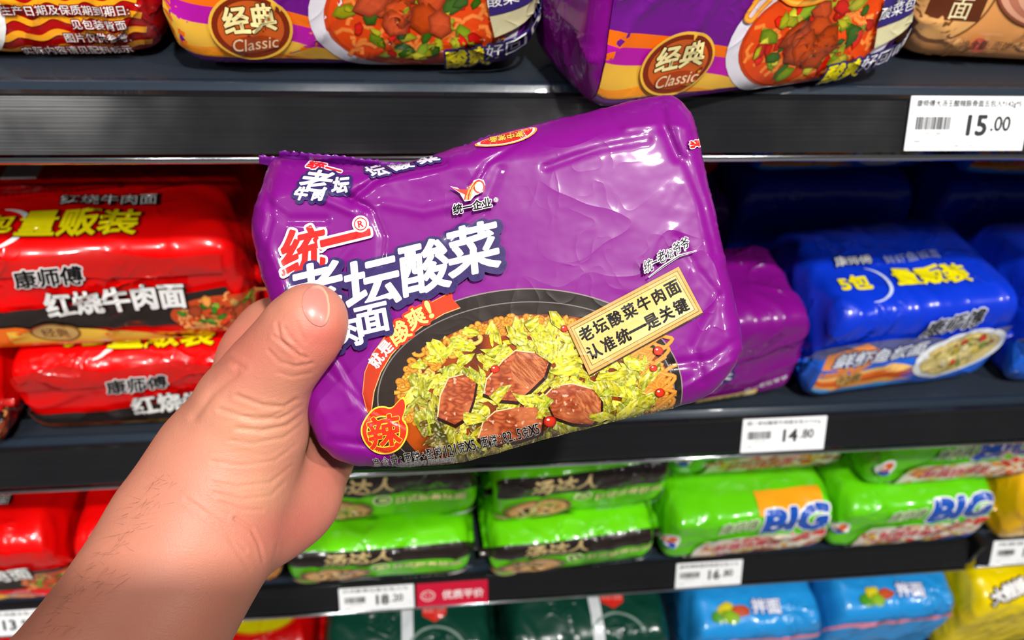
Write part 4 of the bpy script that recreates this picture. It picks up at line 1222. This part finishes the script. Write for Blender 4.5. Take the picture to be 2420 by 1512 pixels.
CREASES = [  # photo polyline, width px, depth m
    ([(648,795),(668,812),(700,830),(702,848)], 4, .00045), ([(655,765),(662,800),(690,832),(724,846)], 4, .0004), ([(672,775),(690,802),(712,825)], 4, .0003), ([(635,828),(660,855),(700,866),(738,858)], 4, .0003),
    ([(655,880),(690,890),(735,882)], 4, .0002), ([(700,760),(712,790),(722,808)], 4, .0002),
    ([(560,935),(620,958),(672,962),(700,945)], 5, .0005), ([(520,968),(600,992),(660,990),(712,960)], 5, .0005), ([(560,1012),(620,1018),(680,1005),(718,975)], 5, .0005), ([(575,985),(640,985),(700,957)], 4, .0003),
    ([(540,1040),(600,1048),(670,1035),(715,1000)], 4, .0003), ([(500,1090),(570,1100),(650,1090),(700,1050)], 4, .00022), ([(500,1140),(560,1150),(640,1140),(690,1100)], 4, .0003), ([(505,1165),(570,1180),(640,1172),(672,1140)], 4, .0003),
    ([(520,1185),(570,1205),(620,1205)], 4, .0003), ([(555,1225),(595,1250),(612,1285),(622,1325)], 4, .0006), ([(440,1180),(520,1235),(580,1300)], 5, .0003), ([(655,1290),(650,1310),(648,1322)], 4, .0004), ([(470,1215),(540,1270),(590,1345)], 5, .00025),
    ([(500,860),(540,850),(575,870)], 7, .0004), ([(460,985),(500,930),(560,880)], 9, .0006),
]
def build_hand():
    lo = np.array([-.252, -.015, .205]); hi = np.array([.000, .250, .425])
    P, Fq = surface_nets(lo, hi, .00155)
    # even out the steps, then cut once more for the small folds
    me = bpy.data.meshes.new('hand_tmp'); me.from_pydata([tuple(p) for p in P], [], [tuple(map(int, f)) for f in Fq]); me.update()
    ob = bpy.data.objects.new('hand_tmp', me); COL.objects.link(ob)
    md = ob.modifiers.new('a', 'SMOOTH'); md.factor = .5; md.iterations = 3
    md = ob.modifiers.new('b', 'SUBSURF'); md.levels = 1; md.render_levels = 1
    dg = bpy.context.evaluated_depsgraph_get(); dg.update()
    ev = bpy.data.meshes.new_from_object(ob.evaluated_get(dg))
    V = np.empty(len(ev.vertices) * 3, np.float32); ev.vertices.foreach_get('co', V); V = V.reshape(-1, 3).astype(float)
    Nn = np.empty(len(ev.vertices) * 3, np.float32); ev.vertex_normals.foreach_get('vector', Nn) if hasattr(ev, 'vertex_normals') else None
    Nn = Nn.reshape(-1, 3).astype(float)
    Fs = [tuple(p.vertices) for p in ev.polygons]
    bpy.data.objects.remove(ob); bpy.data.meshes.remove(me); bpy.data.meshes.remove(ev)
    px = np.stack([V[:, 0] / V[:, 2] * F + CX, V[:, 1] / V[:, 2] * F + CY], 1)
    face = np.clip(-Nn[:, 2] * 1.6, 0, 1) * (V[:, 2] < .375)           # folds belong to the palm side
    D_ = np.zeros(len(V))
    for pts, wd, dp in CREASES:
        q = seg_dist(px, pts); near = q < wd * 5
        D_ += np.where(near, dp * (np.exp(-(q / wd) ** 2) - .35 * np.exp(-((q - wd * 2.2) / (wd * 1.3)) ** 2)), 0)
    # fine parallel skin folds over the ball of the thumb
    for i in np.nonzero((face > .1) & (px[:, 1] > 860) & (px[:, 1] < 1230) & (px[:, 0] > 430))[0]:
        x, y = px[i]
        k = math.exp(-((x - 610) / 110) ** 2 - ((y - 1050) / 150) ** 2)
        t = (y + .00045 * (x - 610) ** 2 + .08 * (x - 610)) / 13.0 + 1.2 * nz(x * .012, y * .012, 4)
        D_[i] += k * .00005 * math.sin(t * 2 * PI)
    # bed of the nail and soft swell around the joints
    V = V - Nn * (D_ * face)[:, None]
    for cx_, cy_, rx_, ry_, am in ((748, 728, 40, 52, .0008),):
        q = ((px[:, 0] - cx_) / rx_) ** 2 + ((px[:, 1] - cy_) / ry_) ** 2
        V = V - Nn * (am * np.exp(-q ** 2) * face * (V[:, 2] < .30))[:, None]
    # skin tint: flushed fingertips and palm heel, paler thenar, darker forearm
    base = lin('#cc856d'); flush = lin('#cc685c'); pale = lin('#cf9474'); arm = lin('#b06c56')
    cols = np.tile(base, (len(V), 1))
    def wsh(cx_, cy_, rx_, ry_, c_, a_):
        k = a_ * np.exp(-(((px[:, 0] - cx_) / rx_) ** 2 + ((px[:, 1] - cy_) / ry_) ** 2)); cols[:] = cols * (1 - k[:, None]) + c_ * k[:, None]
    wsh(770, 800, 90, 70, flush, .75); wsh(690, 1240, 110, 90, flush, .7); wsh(760, 1120, 70, 60, flush, .45); wsh(600, 1010, 110, 90, pale, .8); wsh(620, 1160, 70, 60, pale, .8); wsh(570, 830, 80, 90, flush, .5)
    wsh(250, 1500, 260, 200, arm, .8)
    W = CAM + V @ RW.T
    o_ = CAM + RW @ cpt(478, 1225, .304)
    # SKIN
    mt, nt, b = new_mat('skin')
    N = nt.nodes; L = nt.links
    a = N.new('ShaderNodeAttribute'); a.attribute_name = 'print'
    tc = N.new('ShaderNodeTexCoord')
    n1 = N.new('ShaderNodeTexNoise'); n1.inputs['Scale'].default_value = 130; n1.inputs['Detail'].default_value = 4
    n2 = N.new('ShaderNodeTexNoise'); n2.inputs['Scale'].default_value = 40; n2.inputs['Detail'].default_value = 3
    v = N.new('ShaderNodeTexVoronoi'); v.inputs['Scale'].default_value = 1500
    mr = N.new('ShaderNodeMapRange'); mr.inputs['To Min'].default_value = .86; mr.inputs['To Max'].default_value = 1.12
    vm = N.new('ShaderNodeVectorMath'); vm.operation = 'SCALE'
    for q in (n1, n2, v): L.new(tc.outputs['Object'], q.inputs['Vector'])
    L.new(n2.outputs['Fac'], mr.inputs['Value']); L.new(a.outputs['Color'], vm.inputs[0]); L.new(mr.outputs[0], vm.inputs['Scale'])
    L.new(vm.outputs[0], b.inputs['Base Color'])
    b.inputs['Roughness'].default_value = .48; b.inputs['Specular IOR Level'].default_value = .35
    b.inputs['Subsurface Weight'].default_value = .18; b.inputs['Subsurface Radius'].default_value = (.9, .35, .2); b.inputs['Subsurface Scale'].default_value = .004
    ma = N.new('ShaderNodeMath'); ma.operation = 'MULTIPLY_ADD'; ma.inputs[1].default_value = .45
    L.new(v.outputs['Distance'], ma.inputs[0]); L.new(n1.outputs['Fac'], ma.inputs[2])
    mp = N.new('ShaderNodeMapping'); mp.inputs['Rotation'].default_value = (math.radians(-46), 0, math.radians(8)); mp.inputs['Scale'].default_value = (70, 800, 70)
    n4 = N.new('ShaderNodeTexNoise'); n4.inputs['Scale'].default_value = 1.0; n4.inputs['Detail'].default_value = 3; n4.inputs['Distortion'].default_value = .8
    L.new(tc.outputs['Object'], mp.inputs[0]); L.new(mp.outputs[0], n4.inputs['Vector'])
    mb = N.new('ShaderNodeMath'); mb.operation = 'MULTIPLY_ADD'; mb.inputs[1].default_value = .7
    L.new(n4.outputs['Fac'], mb.inputs[0]); L.new(ma.outputs[0], mb.inputs[2]); ma = mb
    bp = N.new('ShaderNodeBump'); bp.inputs['Strength'].default_value = .26; bp.inputs['Distance'].default_value = .0006
    L.new(ma.outputs[0], bp.inputs['Height']); L.new(bp.outputs[0], b.inputs['Normal'])
    o = mesh_obj('person', W - o_, Fs, mt, None, True, cols, Matrix.Translation(o_))
    tag(o, 'bare left forearm and hand holding the purple noodle pack, thumb in front', 'person')
    # thumbnail laid on the thumb
    bvh = BVHTree.FromPolygons([tuple(p) for p in W], Fs)
    NP = [(716,697),(724,684),(738,676),(753,674),(766,681),(775,697),(779,720),(779,742),(774,760),(765,771),(753,772),(739,766),(727,755),(717,738),(713,717)]
    lp = dense_loop(NP, 4, 2); cen = np.array([747., 722.])
    rings = (0.02, .25, .45, .65, .8, .9, .96, 1.0, 1.03)
    vs = []; fs = []; cc = []
    nail = lin('#cf8578'); tip = lin('#e0b494')
    m_ = len(lp)
    for q in rings:
        for p in lp:
            x = cen + (p - cen) * min(q, 1.0)
            d = RW @ cpt(x[0], x[1], 1.0)
            hit = bvh.ray_cast(Vector(CAM), Vector(d).normalized())
            pt = np.array(hit[0]) if hit[0] is not None else CAM + d * .288
            nn = np.array(hit[1]) if hit[0] is not None else -d
            lift = .00075 * (1 - q ** 3 * .75) + .0002 if q <= 1 else -.0003
            vs.append(pt + (-d / np.linalg.norm(d) * .6 + nn * .4) * lift - o_)
            e = p - cen; fr = max(0, (e[0] * .93 - e[1] * .35) / 34) * (q > .85)
            cc.append(mix(nail, tip, min(1, fr * 1.6)))
    for i in range(len(rings) - 1):
        for k in range(m_): fs.append((i * m_ + k, (i + 1) * m_ + k, (i + 1) * m_ + (k + 1) % m_, i * m_ + (k + 1) % m_))
    fs.append(tuple(range(m_)))
    nm, nt2, b2 = new_mat('thumbnail_keratin')
    a2 = nt2.nodes.new('ShaderNodeAttribute'); a2.attribute_name = 'print'; nt2.links.new(a2.outputs['Color'], b2.inputs['Base Color'])
    b2.inputs['Roughness'].default_value = .32; b2.inputs['Coat Weight'].default_value = .3; b2.inputs['Subsurface Weight'].default_value = .1; b2.inputs['Subsurface Scale'].default_value = .002
    n3 = nt2.nodes.new('ShaderNodeTexNoise'); n3.inputs['Scale'].default_value = 500
    bp = nt2.nodes.new('ShaderNodeBump'); bp.inputs['Strength'].default_value = .05; nt2.links.new(n3.outputs['Fac'], bp.inputs['Height']); nt2.links.new(bp.outputs[0], b2.inputs['Normal'])
    t_ = mesh_obj('thumbnail', vs, fs, nm, o, True, cc); tag(t_, 'short pink thumbnail with pale edge')
    # sparse dark hairs on the outer edge of the forearm
    r = random.Random(5); cu = bpy.data.curves.new('arm_hair', 'CURVE'); cu.dimensions = '3D'; cu.bevel_depth = .00003; cu.bevel_resolution = 1
    hm = plain_material('dark_hair', '#2a1a14', .5); cu.materials.append(hm)
    for k in range(110):
        y = r.uniform(1120, 1512); xe = 75 + (1512 - y) * (340 - 75) / (1512 - 1150)
        x = xe + 8 + abs(r.gauss(0, 45))
        d = RW @ cpt(x, y, 1.0); hit = bvh.ray_cast(Vector(CAM), Vector(d).normalized())
        if hit[0] is None: continue
        p = np.array(hit[0]); nn = np.array(hit[1]); ax = RW @ (cpt(420, 1330, .297) - cpt(210, 1660, .276)); ax /= np.linalg.norm(ax)
        dr = ax * r.uniform(-.9, .1) + nn * .35 + RW[:, 0] * r.uniform(-.6, .2); dr /= np.linalg.norm(dr); ln = r.uniform(.003, .009); bd = r.uniform(-.3, .3)
        sp = cu.splines.new('POLY'); sp.points.add(4)
        for q in range(5):
            t = q / 4; z = p + dr * ln * t + RW[:, 1] * bd * ln * t * t - nn * ln * .25 * t * t - o_
            sp.points[q].co = (*z, 1); sp.points[q].radius = 1 - .8 * t
    ho = bpy.data.objects.new('arm_hair', cu); COL.objects.link(ho); ho.parent = o; tag(ho, 'fine dark hairs along the forearm', kind='stuff')
    return o
build_hand()

# ------------------------------------------------------------------ the phone the picture is taken with, just behind the lens
bmx = bmesh.new(); box_bm(bmx, (-.128, -.060, -.0085), (.010, .017, 0.0))
ph = bm_obj('smartphone', bmx, BLACKPL, None, .003)
mm = cam.matrix_world.copy(); ph.matrix_world = mm @ Matrix.Translation((0, 0, .0125))
tag(ph, 'smartphone behind the viewpoint, its shadow on the forearm', 'phone')
